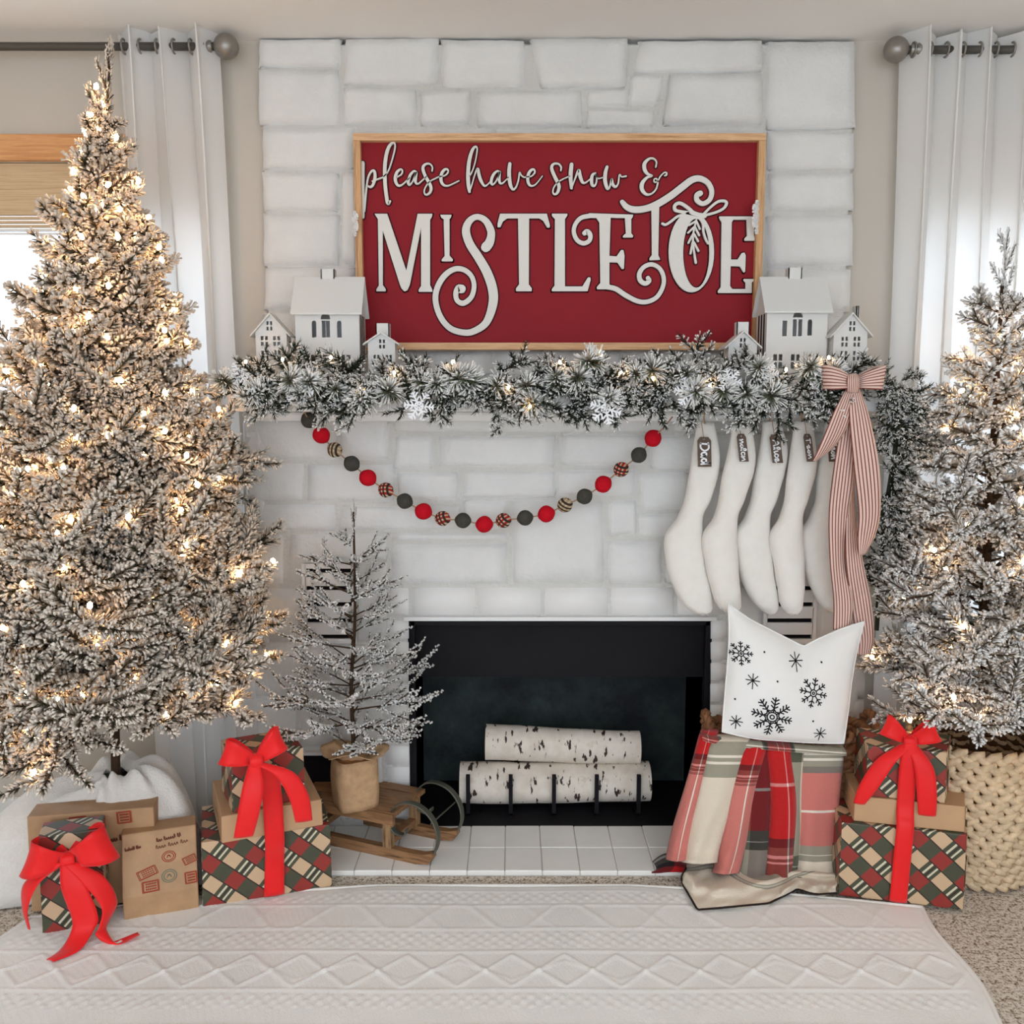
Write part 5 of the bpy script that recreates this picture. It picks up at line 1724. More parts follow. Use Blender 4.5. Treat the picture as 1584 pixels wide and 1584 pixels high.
for x in (xa + 0.06, xb - 0.06):
    for dy in (-rl * 0.7, rl * 0.7):
        mesh('foot', *box(x - 0.007, x + 0.007, yl + dy - 0.007, yl + dy + 0.007, 0.02, zbar - 0.025), 'black', gr)


def log(label, xl_, xr_, zc, yc, r0, r1, seed, rz):
    e = empty('birch_log', ((xl_ + xr_) / 2, yc, zc), label, 'log', 'birch logs')
    e.rotation_euler = (0, rz, 0)
    q = np.random.default_rng(seed)
    n, k = 28, 26
    L = xr_ - xl_
    V = []
    ph = q.uniform(0, 6, 4)
    for i in range(n):
        t = i / (n - 1)
        for j in range(k):
            a = 2 * math.pi * j / k
            r = (r0 + (r1 - r0) * t) * (1 + 0.035 * math.sin(2 * a + ph[0]) + 0.02 * math.sin(5 * t + 3 * a + ph[1]) + 0.012 * math.sin(17 * t + ph[2]))
            V.append(((t - 0.5) * L, r * math.cos(a), r * math.sin(a) + 0.006 * math.sin(3 * t + ph[3])))
    o = mesh('bark', V, grid_faces(n, k, False, True), 'birch', e, True, world=False)
    for s, i in ((-1, 0), (1, n - 1)):
        ring = V[i * k:(i + 1) * k]
        c = (ring[0][0] + s * 0.004, 0, np.mean([p[2] for p in ring]))
        mesh('cut_end', ring + [c], [(j, (j + 1) % k, k) for j in range(k)], 'birch_end', e, world=False)
    return e


log('lower birch log resting behind the iron prongs', atY(712, 1208, yl).x, atY(1004, 1208, yl).x, zl, yl, rl * 1.02, rl * 0.96, 3, 0.0)
zu = atY(870, 1152, yl + 0.02).z
ru = (atY(870, 1126, yl + 0.02).z - atY(870, 1178, yl + 0.02).z) / 2
log('upper birch log lying on top of the other', atY(751, 1152, yl + .02).x, atY(989, 1152, yl + .02).x, zu, yl + 0.02, ru * 0.98, ru * 0.9, 5, 0.016)
# a burl at the end of the lower log

# ------------------------------------------------------------------ sled with the little tree
sled = empty('wooden_sled', (0, 0, 0.02), 'small worn wooden sled with curled iron runners on the hearth', 'sled')
# sled frame: origin at the near front foot of the near runner; axis along runner
A = atZ(672, 1340, 0.02)          # near runner front, on the hearth
Bk = atZ(505, 1316, 0.02)         # toward the rear
ax = Vector((A.x - Bk.x, A.y - Bk.y, 0)).normalized()
ax = Vector((math.cos(R(-23)), math.sin(R(-23)), 0))
nx_ = Vector((-ax.y, ax.x, 0))
Wd = 0.16                        # distance between runners
sled.location = A - ax * 0.2 + nx_ * Wd / 2
sled.location.z = 0.02
sled.rotation_euler = (0, 0, math.atan2(ax.y, ax.x))
# local coordinates: x along (front at +0.2), y across, z up
for s in (-1, 1):
    y = s * Wd / 2
    prof = [(-0.26, 0.0), (0.14, 0.0), (0.185, 0.008), (0.2, 0.03), (0.2, 0.044), (0.165, 0.034), (0.12, 0.032), (-0.26, 0.032)]
    V = [(p[0], y - 0.012, p[1]) for p in prof] + [(p[0], y + 0.012, p[1]) for p in prof]
    n = len(prof)
    mesh('runner', V, [tuple(range(n)), tuple(range(2 * n - 1, n - 1, -1))] + [(i, (i + 1) % n, n + (i + 1) % n, n + i) for i in range(n)], 'sled_wood', sled, world=False)
    # iron strap sweeping up from the runner tip into a scroll
    th = np.linspace(-1.45, 1.5 * math.pi + 0.9, 44)
    rad = np.interp(np.arange(44), [0, 20, 34, 43], [0.096, 0.082, 0.04, 0.014])
    cx = np.interp(np.arange(44), [0, 20, 34, 43], [0.128, 0.118, 0.104, 0.094])
    cz = np.interp(np.arange(44), [0, 20, 34, 43], [0.096, 0.1, 0.112, 0.106])
    P = np.column_stack([cx + rad * np.cos(th), np.full(44, y), cz + rad * np.sin(th)])
    ribbon('iron_scroll', P, np.tile([0, 0.022, 0], (44, 1)), 'iron', sled, 2, 0.004).location = (0, 0, 0)
    o = sled.children[-1]
    # uprights
    for xx in (-0.21, 0.045):
        mesh('upright', *box(xx - 0.014, xx + 0.014, y - 0.012, y + 0.012, 0.032, 0.118), 'sled_wood_v', sled, world=False)
for o in sled.children:
    if o.name.startswith('iron_scroll'):
        co = np.empty(len(o.data.vertices) * 3)
        o.data.vertices.foreach_get('co', co)
        co = co.reshape(-1, 3) + np.array(sled.location)
        o.data.vertices.foreach_set('co', co.ravel())
        o.location = (0, 0, 0)
for xx in (-0.21, 0.045):
    mesh('cross_rail', *box(xx - 0.012, xx + 0.012, -Wd / 2, Wd / 2, 0.036, 0.056), 'sled_wood', sled, world=False)
    mesh('cross_rail', *box(xx - 0.012, xx + 0.012, -Wd / 2 - 0.01, Wd / 2 + 0.01, 0.118, 0.132), 'sled_wood', sled, world=False)
for i in range(4):
    y = -0.076 + i * 0.0507
    bevel(mesh('deck_slat', *box(-0.28, 0.075, y - 0.023, y + 0.023, 0.132, 0.146 if i else 0.148), 'sled_wood', sled, world=False), 0.002)
mesh('side_rail', *box(-0.28, 0.075, -Wd / 2 - 0.026, -Wd / 2 - 0.012, 0.112, 0.146), 'sled_wood', sled, world=False)
mesh('scroll_rod', *tube([(0.19, -Wd / 2, 0.13), (0.19, Wd / 2, 0.13)], 0.0025, 6), 'iron', sled, world=False)

pc = atY(548, 1225, A.y + 0.095)
pz = 0.02 + 0.147
pot_c = Vector((atY(549, 1200, 2.64).x, 2.64, pz))
pot = empty('burlap_pot', pot_c, 'square burlap wrapped pot gathered at the top, standing on the sled', 'pot')
hw = 0.062
ht = atY(549, 1176, 2.60).z - pz
n, k = 10, 28
V = []
for i in range(n):
    t = i / (n - 1)
    for j in range(k):
        a = 2 * math.pi * j / k + R(20)
        c, s = math.cos(a), math.sin(a)
        m = (abs(c) ** 5 + abs(s) ** 5) ** (-1 / 5)
        r = hw * m * (0.98 + 0.06 * math.sin(3.1 * t) + 0.02 * math.sin(a * 7 + t * 4))
        x, y = r * c, r * s
        an = R(28)
        V.append((pot_c.x + x * math.cos(an) - y * math.sin(an), pot_c.y + x * math.sin(an) + y * math.cos(an), pz + ht * t))
Fc = grid_faces(n, k, False, True) + [tuple(range(k)), tuple(range((n - 1) * k, n * k))]
mesh('pot_body', V, Fc, 'burlap', pot, True)
# gathered collar
V = []
for i in range(6):
    t = i / 5
    for j in range(36):
        a = 2 * math.pi * j / 36
        r = 0.034 + 0.05 * t ** 1.3 + 0.007 * math.sin(a * 6 + 1.5) * t + 0.004 * math.sin(a * 11)
        V.append((pot_c.x + r * 1.15 * math.cos(a), pot_c.y + r * math.sin(a), pz + ht - 0.012 + 0.032 * math.sin(t * 1.7) + 0.012 * math.sin(a * 3) * t))
o = mesh('burlap_collar', V, grid_faces(6, 36, False, True), 'burlap', pot, True)
md = o.modifiers.new('thickness', 'SOLIDIFY')
md.thickness = 0.002

t3 = empty('tabletop_tree', (pot_c.x, pot_c.y, pz + ht - 0.03), 'small sparse frosted twig tree standing in the burlap pot', 'tree')
zt3 = atY(547, 792, 2.64).z
zb3 = pz + ht - 0.03
mesh('stem', *tube(catmull([(pot_c.x, pot_c.y, zb3), (pot_c.x - 0.005, pot_c.y, zb3 + 0.25), (pot_c.x + 0.01, pot_c.y, zb3 + 0.45), (atY(547, 800, 2.64).x, 2.64, zt3)], 6), np.linspace(0.0075, 0.003, 19), 8), 'bark', t3)
SNT, BT = np.array(srgb(236, 234, 230)), np.array(srgb(78, 72, 62))
bl4 = [0.07, 0.12, 0.17, 0.22]
bm4 = [branch(L, 300 + i, dens=420, nl=0.012, flock=0.75, subs=[3, 4, 6, 7][i % 4], sublen=0.55, w=0.0025, spread=0.55, start=0.3, ang=0.7, bare=BT, snow=SNT, stem=0.0018, droop=-0.05, tipw=1.2) for i, L in enumerate(bl4 * 2)]
cp4 = [(zb3, 0.19), (zb3 + 0.12, 0.215), (zb3 + 0.3, 0.185), (zb3 + 0.45, 0.14), (zb3 + 0.6, 0.10), (zt3 - 0.06, 0.05)]
prof4 = lambda z: float(np.interp(z, [c[0] for c in cp4], [c[1] for c in cp4]))
cone_tree(t3, bm4, bl4 * 2, (zb3 + 0.06, zt3 - 0.1), prof4, 58, 0.16, 0.45, yback=0.07, jit=0.2, name='frosted_twig', seed=21)
o = bpy.data.objects.new('leader_shoot', bm4[1])
link(o, t3)
o.location = (atY(547, 800, 2.64).x - pot_c.x, 0, zt3 - zb3 - 0.11)
o.rotation_euler = (0, -R(88), 0)
o.scale = (1.0, 0.4, 0.4)


# ------------------------------------------------------------------ gifts
def gift_box(name, label, P0, yaw, w, d, h, mat, group=None, flare=0.0, bev=0.003, paper_fold=True):
    """P0 = front-left-bottom corner; box runs w along the front and d away from the viewer"""
    e = empty(name, P0, label, 'gift', group, rotz=yaw)
    x0, x1 = 0, w
    V = np.array([(0, 0, 0), (w, 0, 0), (w + flare, d, 0), (-flare * 0.3, d, 0), (0.002, 0.002, h), (w - 0.002, 0.002, h), (w + flare - .002, d, h), (-flare * .3 + .002, d, h)])
    Fc = [(0, 3, 2, 1), (4, 5, 6, 7), (0, 1, 5, 4), (2, 3, 7, 6), (3, 0, 4, 7), (1, 2, 6, 5)]
    uvs = []
    for f in Fc:
        p = V[list(f)]
        nrm = np.cross(p[1] - p[0], p[2] - p[0])
        i = int(np.argmax(np.abs(nrm)))
        for q in p:
            uvs.append({0: (q[1] + 0.3, q[2]), 1: (q[0], q[2]), 2: (q[0], q[1] + h)}[i])
    o = bevel(mesh('wrapped_box', V, Fc, mat, e, uv=np.array(uvs), world=False), bev, 2)
    if paper_fold:
        # folded paper ends on both short sides
        for s, xx in ((-1, -0.0012), (1, w + 0.0012)):
            fl = flare if s > 0 else -flare * 0.3
            A_, B_ = (0.004, 0.004), (d - 0.004, 0.004)
            q = [(xx, 0.004, 0.004), (xx + fl, d - 0.004, 0.004), (xx + fl * .6, d * 0.62, h * 0.5), (xx + fl * .4, d * 0.38, h * 0.5)]
            q2 = [(p[0] - s * 0.0011, p[1], p[2]) for p in q]
            mesh('paper_flap', q + q2, [(0, 1, 2, 3), (7, 6, 5, 4), (0, 4, 5, 1), (1, 5, 6, 2), (2, 6, 7, 3), (3, 7, 4, 0)], mat, e, uv=np.array([(p[1], p[2] * 0.9 + 0.05) for p in q + q2]), world=False)
    return e


def red_bow(label, K, Rv, Nv, loops, tails, knot=0.035, mat='red_ribbon', vert=None):
    """K knot point; Rv right vector, Nv out vector; loops: (right, up, width); tails: list of control lists in (right, up, out, width, twist)"""
    K = Vector(K)
    Rv, Nv = Vector(Rv).normalized(), Vector(Nv).normalized()
    Uv = Vector((0, 0, 1))
    e = empty('ribbon_bow', K, label, 'bow', 'red satin bows')
    pt = lambda r, u, n: K + Rv * r + Uv * u + Nv * n
    for (r, u, w, dp) in loops:
        s = 1 if r > 0 else -1
        ps = [(0.05, 0.05, .0), (0.3, 0.42, .8), (0.72, 0.9, 1.0), (1.0, 1.0, 0.1), (0.75, 0.82, -0.9), (0.3, 0.36, -0.7), (0.05, 0.05, -.2)]
        wk = [0.35, 0.62, 0.95, 1.0, 0.95, 0.6, 0.35]
        P = [tuple(pt(r * a, u * b_, dp * c)) for a, b_, c in ps]
        W = [tuple((Uv * w * k * 0.92 - Rv * s * w * k * 0.34)) for k in wk]
        ribbon('bow_loop', P, W, mat, e, cup=-0.004 * s)
    ka, kb = knot, knot * 0.8
    P = [tuple(pt(0, kb * 0.6, 0.0)), tuple(pt(0, kb * 0.35, knot * 0.5)), tuple(pt(0, -kb * 0.35, knot * 0.5)), tuple(pt(0, -kb * 0.6, 0.0))]
    ribbon('bow_knot', P, [tuple(Rv * ka * q) for q in (0.7, 0.95, 0.95, 0.7)], mat, e, cup=0.004)
    for t in tails:
        P = [tuple(pt(r, u, n)) for r, u, n, w, tw in t]
        W = [tuple(Rv * w * math.cos(tw) + Nv * w * math.sin(tw) + Uv * w * math.sin(tw) * 0.2) for r, u, n, w, tw in t]
        ribbon('bow_tail', P, W, mat, e, cup=0.003)
    return e


# right stack
RB = 0.011
pA, pB = atZ(1296, 1385, RB), atZ(1490, 1408, RB)
yaw = math.atan2(pB.y - pA.y, pB.x - pA.x)
h1 = 0.214
g1 = gift_box('gift_box', 'large plaid gift at the bottom of the right stack', pA, yaw, (pB - pA).length, 0.22, h1, 'plaid', 'wrapped gifts', flare=0.055)
z1 = RB + h1 + 0.001
pC, pD = atZ(1320, 1270, z1), atZ(1492, 1288, z1)
h2 = 0.072
g2 = gift_box('gift_box', 'flat plain kraft gift in the middle of the right stack', pC, math.atan2(pD.y - pC.y, pD.x - pC.x), (pD - pC).length, 0.19, h2, 'kraft', 'wrapped gifts', flare=0.04)
z2 = z1 + h2 + 0.001
pE, pF = atZ(1338, 1231, z2), atZ(1462, 1243, z2)
h3 = atY(1400, 1150, 2.42).z - z2
g3 = gift_box('gift_box', 'small plaid gift on top of the right stack', pE, math.atan2(pF.y - pE.y, pF.x - pE.x), (pF - pE).length, 0.15, h3, 'plaid', 'wrapped gifts', flare=0.04)
Nv = Vector((-math.sin(-yaw) * -1, -math.cos(yaw), 0)).normalized()
Nv = Vector((math.sin(yaw), -math.cos(yaw), 0))
Rv = Vector((math.cos(yaw), math.sin(yaw), 0))
K = atY(1406, 1146, 2.385)
bwid = 0.05
zK = K.z


def faceN(P0, yw, K):
    """distance from the knot plane to a box front face, along the out vector"""
    n = Vector((math.sin(yw), -math.cos(yw), 0))
    return (Vector(P0) - K).dot(n)


yf = lambda P0: (Vector((P0[0], P0[1], 0)) - Vector((K.x, K.y, 0))).dot(Nv) + 0.006
o1, o2, o3 = yf(pA), yf(pC), yf(pE)
red_bow('red satin bow tied on the right stack of gifts', K, Rv, Nv, [(-0.068, 0.042, 0.06, 0.02), (0.072, 0.036, 0.062, 0.02)],
        [[(0, 0, o3 + .004, 0.03, 0), (-0.002, -0.05, o3 + 0.006, 0.045, 0), (-0.004, zK * 0 - (zK - z2), o3 + 0.004, 0.045, 0), (-0.005, -(zK - z1 - h2 * .5), max(o2, o3) + .004, 0.045, 0), (-0.006, -(zK - z1), max(o1, o2) + .002, 0.045, 0), (-0.01, -(zK - z1 + 0.1), o1 + 0.002, 0.045, 0), (-0.014, -(zK - RB - 0.006), o1 + 0.002, 0.045, 0)],
         [(-0.005, -0.005, 0.012, 0.03, 0.3), (-0.06, -0.05, 0.03, 0.05, 0.35), (-0.1, -0.12, 0.035, 0.05, 0.3), (-0.125, -0.18, 0.03, 0.03, 0.2)],
         [(0.005, -0.005, 0.012, 0.03, -0.2), (0.035, -0.06, 0.03, 0.05, -0.1), (0.045, -0.13, 0.034, 0.05, 0.1), (0.05, -0.195, 0.03, 0.045, 0.0)]])

# left stack behind
pA, pB = atZ(314, 1404, RB), atZ(514, 1371, RB)
yaw = math.atan2(pB.y - pA.y, pB.x - pA.x)
hA = 0.185
g4 = gift_box('gift_box', 'large plaid gift at the bottom of the left stack', pA, yaw, (pB - pA).length, 0.24, hA, 'plaid', 'wrapped gifts')
z1 = RB + hA + 0.001
pC = atZ(343, 1305, z1)
pD = atZ(502, 1282, z1)
yaw2 = math.atan2(pD.y - pC.y, pD.x - pC.x)
yaw2 = yaw2 + R(5)
hB = 0.075
g5 = gift_box('gift_box', 'flat plain kraft gift in the middle of the left stack', pC, yaw2, (pD - pC).length, 0.26, hB, 'kraft', 'wrapped gifts')
z2 = z1 + hB + 0.001
pE = atZ(360, 1258, z2)
pF = atZ(472, 1238, z2)
yaw3 = R(27)
hC = 0.15
g6 = gift_box('gift_box', 'small dark plaid gift on top of the left stack', pE, yaw3, 0.2, 0.17, hC, 'plaid', 'wrapped gifts')
Nv = Vector((math.sin(yaw), -math.cos(yaw), 0))
Rv = Vector((math.cos(yaw), math.sin(yaw), 0))
K = atY(396, 1176, 2.315)
zK = K.z
o1, o2, o3 = yf(pA), yf(pC), yf(pE)
print('offsets', o1, o2, o3)
fr = max(o1, o2) + 0.003
red_bow('red satin bow tied on the left stack of gifts', K, Rv, Nv, [(-0.085, 0.035, 0.07, 0.024), (0.072, 0.055, 0.07, 0.024)],
        [[(0, -0.005, 0.01, 0.03, 0), (0.03, -0.05, fr * 0.5 + .01, 0.05, 0), (0.04, -0.12, fr + 0.002, 0.052, 0), (0.043, -(zK - z1), fr + 0.002, 0.052, 0), (0.042, -(zK - z1 + 0.08), o1 + 0.003, 0.052, 0), (0.038, -(zK - RB - 0.006), o1 + 0.003, 0.055, 0)],
         [(-0.005, -0.005, 0.012, 0.03, 0.2), (-0.012, -0.06, 0.04, 0.055, 0.15), (-0.026, -0.13, 0.045, 0.055, 0.1), (-0.04, -0.19, 0.04, 0.05, 0.1)],
         [(0.008, -0.005, 0.012, 0.03, -0.2), (0.07, -0.035, 0.03, 0.05, -0.15), (0.105, -0.1, 0.035, 0.052, -0.1), (0.118, -0.175, 0.03, 0.045, 0.0)]])

# front left group
pK = Vector((-1.30, 2.305, RB))
g7 = gift_box('gift_box', 'tall stamped kraft gift standing at the back of the left group', pK, R(11), 0.325, 0.085, 0.27, 'kraft_dark', 'wrapped gifts')
pA, pB = atZ(66, 1446, RB), atZ(166, 1430, RB)
yawF = math.atan2(pB.y - pA.y, pB.x - pA.x)
hF = 0.265
g8 = gift_box('gift_box', 'upright plaid gift with the bow trailing onto the rug, front left', pA, yawF, (pB - pA).length, 0.09, hF, 'plaid', 'wrapped gifts')
Nv = Vector((math.sin(yawF), -math.cos(yawF), 0))
Rv = Vector((math.cos(yawF), math.sin(yawF), 0))
K = atY(106, 1328, 2.205)
zK = K.z
red_bow('red satin bow with tails curling onto the rug, front left', K, Rv, Nv, [(-0.098, 0.018, 0.095, 0.034), (0.105, 0.034, 0.1, 0.036)],
        [[(0.0, -0.005, 0.02, 0.035, 0.1), (0.015, -0.06, 0.04, 0.06, 0.1), (0.038, -0.14, 0.05, 0.062, 0.1), (0.03, -(zK - 0.045), 0.06, 0.055, 0.1), (0.005, -(zK - 0.02), 0.09, 0.055, 0.5), (-0.035, -(zK - 0.018), 0.12, 0.03, 0.8)],
         [(0.008, -0.005, 0.02, 0.035, -0.2), (0.06, -0.05, 0.035, 0.055, -0.3), (0.095, -0.12, 0.04, 0.045, -0.7), (0.08, -0.17, 0.045, 0.035, -1.0), (0.075, -(zK - 0.035), 0.06, 0.03, -0.6), (0.105, -(zK - 0.016), 0.085, 0.032, 0.7), (0.165, -(zK - 0.026), 0.075, 0.02, 1.2)],
         [(-0.02, 0.0, 0.015, 0.03, 0.3), (-0.085, -0.045, 0.015, 0.05, 0.7), (-0.105, -0.11, 0.01, 0.035, 1.0), (-0.1, -0.17, 0.004, 0.03, 1.2)]])
# sloped stamped gift
pA, pB = atZ(192, 1425, RB), atZ(308, 1405, RB)
yawS = math.atan2(pB.y - pA.y, pB.x - pA.x)
wS = (pB - pA).length
g9 = empty('gift_box', pA, 'stamped kraft gift with a sloping front in the left group', 'gift', 'wrapped gifts', rotz=yawS)
prof = [(0.0, 0.0), (-0.012, 0.07), (0.055, 0.215), (0.12, 0.215), (0.14, 0.0)]
V = [(0, p[0], p[1]) for p in prof] + [(wS, p[0], p[1]) for p in prof]
n = 5
bevel(mesh('wrapped_box', V, [tuple(range(n)), tuple(range(2 * n - 1, n - 1, -1))] + [(i, n + i, n + (i + 1) % n, (i + 1) % n) for i in range(n)], 'kraft_dark', g9, world=False), 0.003)
face_o, face_u = np.array(prof[1]), np.array(prof[2]) - np.array(prof[1])
fl_ = np.linalg.norm(face_u)
face_u = face_u / fl_
face_n = np.array([-face_u[1], face_u[0]])


def on_slope(x, t, off=0.0012):
    p = face_o + face_u * t * fl_ + face_n * off
    return (x * wS, p[0], p[1])


def print2d(parent, fn, strokes, wid, mat, name='printed_stamp'):
    prs = []
    for s in strokes:
        L, Rr = stroke_outline(s, wid, 4, len(s) > 2, False)
        m = len(L)
        V = [fn(*p) for p in L] + [fn(*p) for p in Rr]
        prs.append((V, [(i, i + 1, m + i + 1, m + i) for i in range(m - 1)]))
    return mesh(name, *merge(prs), mat, parent, world=False)


def stamp(parent, fn, cx, cy, w, h, rot, mat, kind):
    c, s = math.cos(rot), math.sin(rot)
    tr = lambda x, y: (cx + x * c - y * s, cy + x * s + y * c)
    st = []
    if kind == 'box':
        for k in (1.0, 0.86):
            q = [tr(a * w / 2 * k, b_ * h / 2 * k) for a, b_ in ((-1, -1), (1, -1), (1, 1), (-1, 1), (-1, -1))]
            st += [[q[i], q[i + 1]] for i in range(4)]
        for r in range(3):
            y = (r - 1) * h * 0.24
            for i in range(6):
                x = (i - 2.5) * w * 0.11
                st.append([tr(x, y - h * .07), tr(x + w * .02, y + h * .07), tr(x + w * .06, y - h * .06)])
    elif kind == 'ring':
        for k in (1.0, 0.72):
            an = np.linspace(0, 2 * math.pi, 17)
            st.append([tr(math.cos(a) * w / 2 * k, math.sin(a) * h / 2 * k) for a in an])
        st += [[tr(-w * .15, -h * .12), tr(0, h * .14), tr(w * .15, -h * .12)], [tr(-w * .12, h * .1), tr(w * .14, h * .02)]]
    else:
        q = np.random.default_rng(int(cx * 1000 + cy * 77))
        x = -w / 2
        word = []
        while x < w / 2:
            up = h * (0.55 if (len(word) == 0 or q.random() < 0.2) else q.uniform(0.05, 0.2))
            word += [tr(x, -h * 0.3), tr(x + w * 0.02, up), tr(x + w * 0.045, up * 0.6), tr(x + w * 0.05, -h * 0.32)]
            x += w * 0.085
            if q.random() < 0.14 and len(word) > 8:
                st.append(word)
                word = []
                x += w * 0.06
        if len(word) > 2:
            st.append(word)
    print2d(parent, fn, st, min(w, h) * (0.07 if kind != 'script' else 0.16), mat)


stamp(g9, on_slope, 0.62, 0.85, 0.32, 0.07, 0.12, 'stamp_brown', 'script')
stamp(g9, on_slope, 0.66, 0.74, 0.42, 0.06, 0.1, 'stamp_brown', 'script')
stamp(g9, on_slope, 0.14, 0.76, 0.2, 0.06, 0.1, 'stamp_brown', 'script')
stamp(g9, on_slope, 0.62, 0.55, 0.18, 0.17, 0, 'stamp_red', 'ring')
stamp(g9, on_slope, 0.62, 0.24, 0.2, 0.2, 0, 'stamp_green', 'ring')
stamp(g9, on_slope, 0.33, 0.34, 0.26, 0.14, 0.35, 'stamp_red', 'box')
stamp(g9, on_slope, 0.37, 0.12, 0.22, 0.17, 0.05, 'stamp_red', 'box')
stamp(g9, on_slope, 0.9, 0.45, 0.18, 0.12, 0.35, 'stamp_red', 'box')
stamp(g9, on_slope, 0.91, 0.16, 0.16, 0.18, 0.05, 'stamp_red', 'box')
back = lambda x, t: (x * 0.325, -0.0012, t * 0.27)
stamp(g7, back, 0.40, 0.90, 0.13, 0.13, 0.05, 'stamp_red', 'box')
stamp(g7, back, 0.76, 0.92, 0.11, 0.12, 0.05, 'stamp_red', 'box')
stamp(g7, back, 0.72, 0.70, 0.22, 0.06, 0.08, 'stamp_brown', 'script')
stamp(g7, back, 0.90, 0.72, 0.12, 0.05, 0.08, 'stamp_brown', 'script')

# ------------------------------------------------------------------ tree skirt
skc = (TL.x + 0.01, TL.y + 0.0)
V = []
nr, na = 30, 160
for i in range(nr):
    t = i / (nr - 1)
    for j in range(na):
        a = 2 * math.pi * j / na
        d = math.degrees(a)
        reach = np.interp(d, [0, 60, 120, 165, 190, 202, 212, 225, 262, 300, 335, 360], [0.2, 0.22, 0.26, 0.40, 0.48, 0.36, 0.10, 0.06, 0.05, 0.05, 0.1, 0.2])
        fold = 0.5 + 0.5 * math.sin(a * 9 + 1.3 * math.sin(a * 3))
        rad = 0.035 + t * reach
        top = 0.34 - 0.09 * max(0.0, math.cos(a - R(195))) * t ** 0.5
        hh = top * (1 - t ** 3) ** 0.8 + 0.034 * fold * math.sin(t * 3.1) + 0.006 * math.sin(t * 9 + a * 5)
        V.append((skc[0] + rad * math.cos(a), skc[1] + rad * math.sin(a), max(0.006, hh)))
# keep the front of the skirt behind the gifts
o = mesh('tree_skirt', V, grid_faces(nr, na, False, True), 'white_fur', None, True)
tag(o, 'white faux fur tree skirt bunched under the big left tree', 'tree skirt')
md = o.modifiers.new('thickness', 'SOLIDIFY')
md.thickness = 0.004

# ------------------------------------------------------------------ baskets
def rope_row(cx, cy, z, rx, ry, rr, twist, seed, k=6, n=150):
    """one woven strand lying round the basket, wavering in and out of the stakes"""
    q = np.random.default_rng(seed)
    th = np.linspace(0, 2 * math.pi, n, endpoint=False)
    w = 0.007 * np.sin(th * twist + seed * math.pi)
    P = np.column_stack([cx + (rx + w) * np.cos(th), cy + (ry + w) * np.sin(th), z + 0.002 * np.sin(th * 5 + seed) + 0.0015 * q.normal(0, 1, n)])
    return tube(P, rr, k, True)


bkx, bky = atY(1216, 1130, 2.64).x, 2.64
bk = empty('wicker_basket', (bkx, bky, 0.02), 'dark brown wicker basket holding the pillow and tartan throw', 'basket')
brx, bry, bh = 0.235, 0.108, 0.375
rows_n = 17
for i in range(rows_n):
    t = i / (rows_n - 1)
    s = 0.86 + 0.14 * t
    V, Fc = rope_row(bkx, bky, 0.036 + t * (bh - 0.02), brx * s, bry * s, 0.0135, 16, i)
    mesh('weave_row', V, Fc, 'wicker_dark', bk, True)
for i in range(32):
    a = 2 * math.pi * (i + 0.5) / 32
    P = [(bkx + brx * s * math.cos(a), bky + bry * s * math.sin(a), 0.022 + z * bh) for s, z in ((0.86, 0), (0.93, 0.5), (1.0, 1.0))]
    mesh('stake', *tube(P, 0.006, 5), 'wicker_dark', bk)
th = np.linspace(0, 2 * math.pi, 140, endpoint=False)
for q in (0, math.pi):
    P = np.column_stack([bkx + (brx + 0.012 * np.cos(th * 22 + q)) * np.cos(th), bky + (bry + 0.012 * np.cos(th * 22 + q)) * np.sin(th), 0.022 + bh + 0.012 * np.sin(th * 22 + q) + 0.008])
    mesh('rim_braid', *tube(P, 0.009, 6, True), 'wicker_dark', bk, True)
mesh('basket_base', *lathe([(0.01, 0), (0.19, 0), (0.19, 0.01), (0.01, 0.01)], (bkx, bky, 0.021), 30), 'basket_inner', bk)
o = bk.children[-1]
co = np.empty(len(o.data.vertices) * 3)
o.data.vertices.foreach_get('co', co)
co = co.reshape(-1, 3)
co[:, 1] *= bry * 0.84 / 0.19
o.data.vertices.foreach_set('co', co.ravel())
for s in (-1, 1):
    for q in (0, math.pi):
        an = np.linspace(0, math.pi, 24)
        P = np.column_stack([np.full(24, bkx + s * (brx + 0.0)) + s * 0.012 * np.sin(an) + 0.006 * np.cos(an * 8 + q), bky - 0.02 + 0.06 * np.cos(an), 0.022 + bh - 0.01 + 0.07 * np.sin(an) + 0.006 * np.sin(an * 8 + q)])
        mesh('handle', *tube(P, 0.009, 6), 'wicker_dark', bk, True)

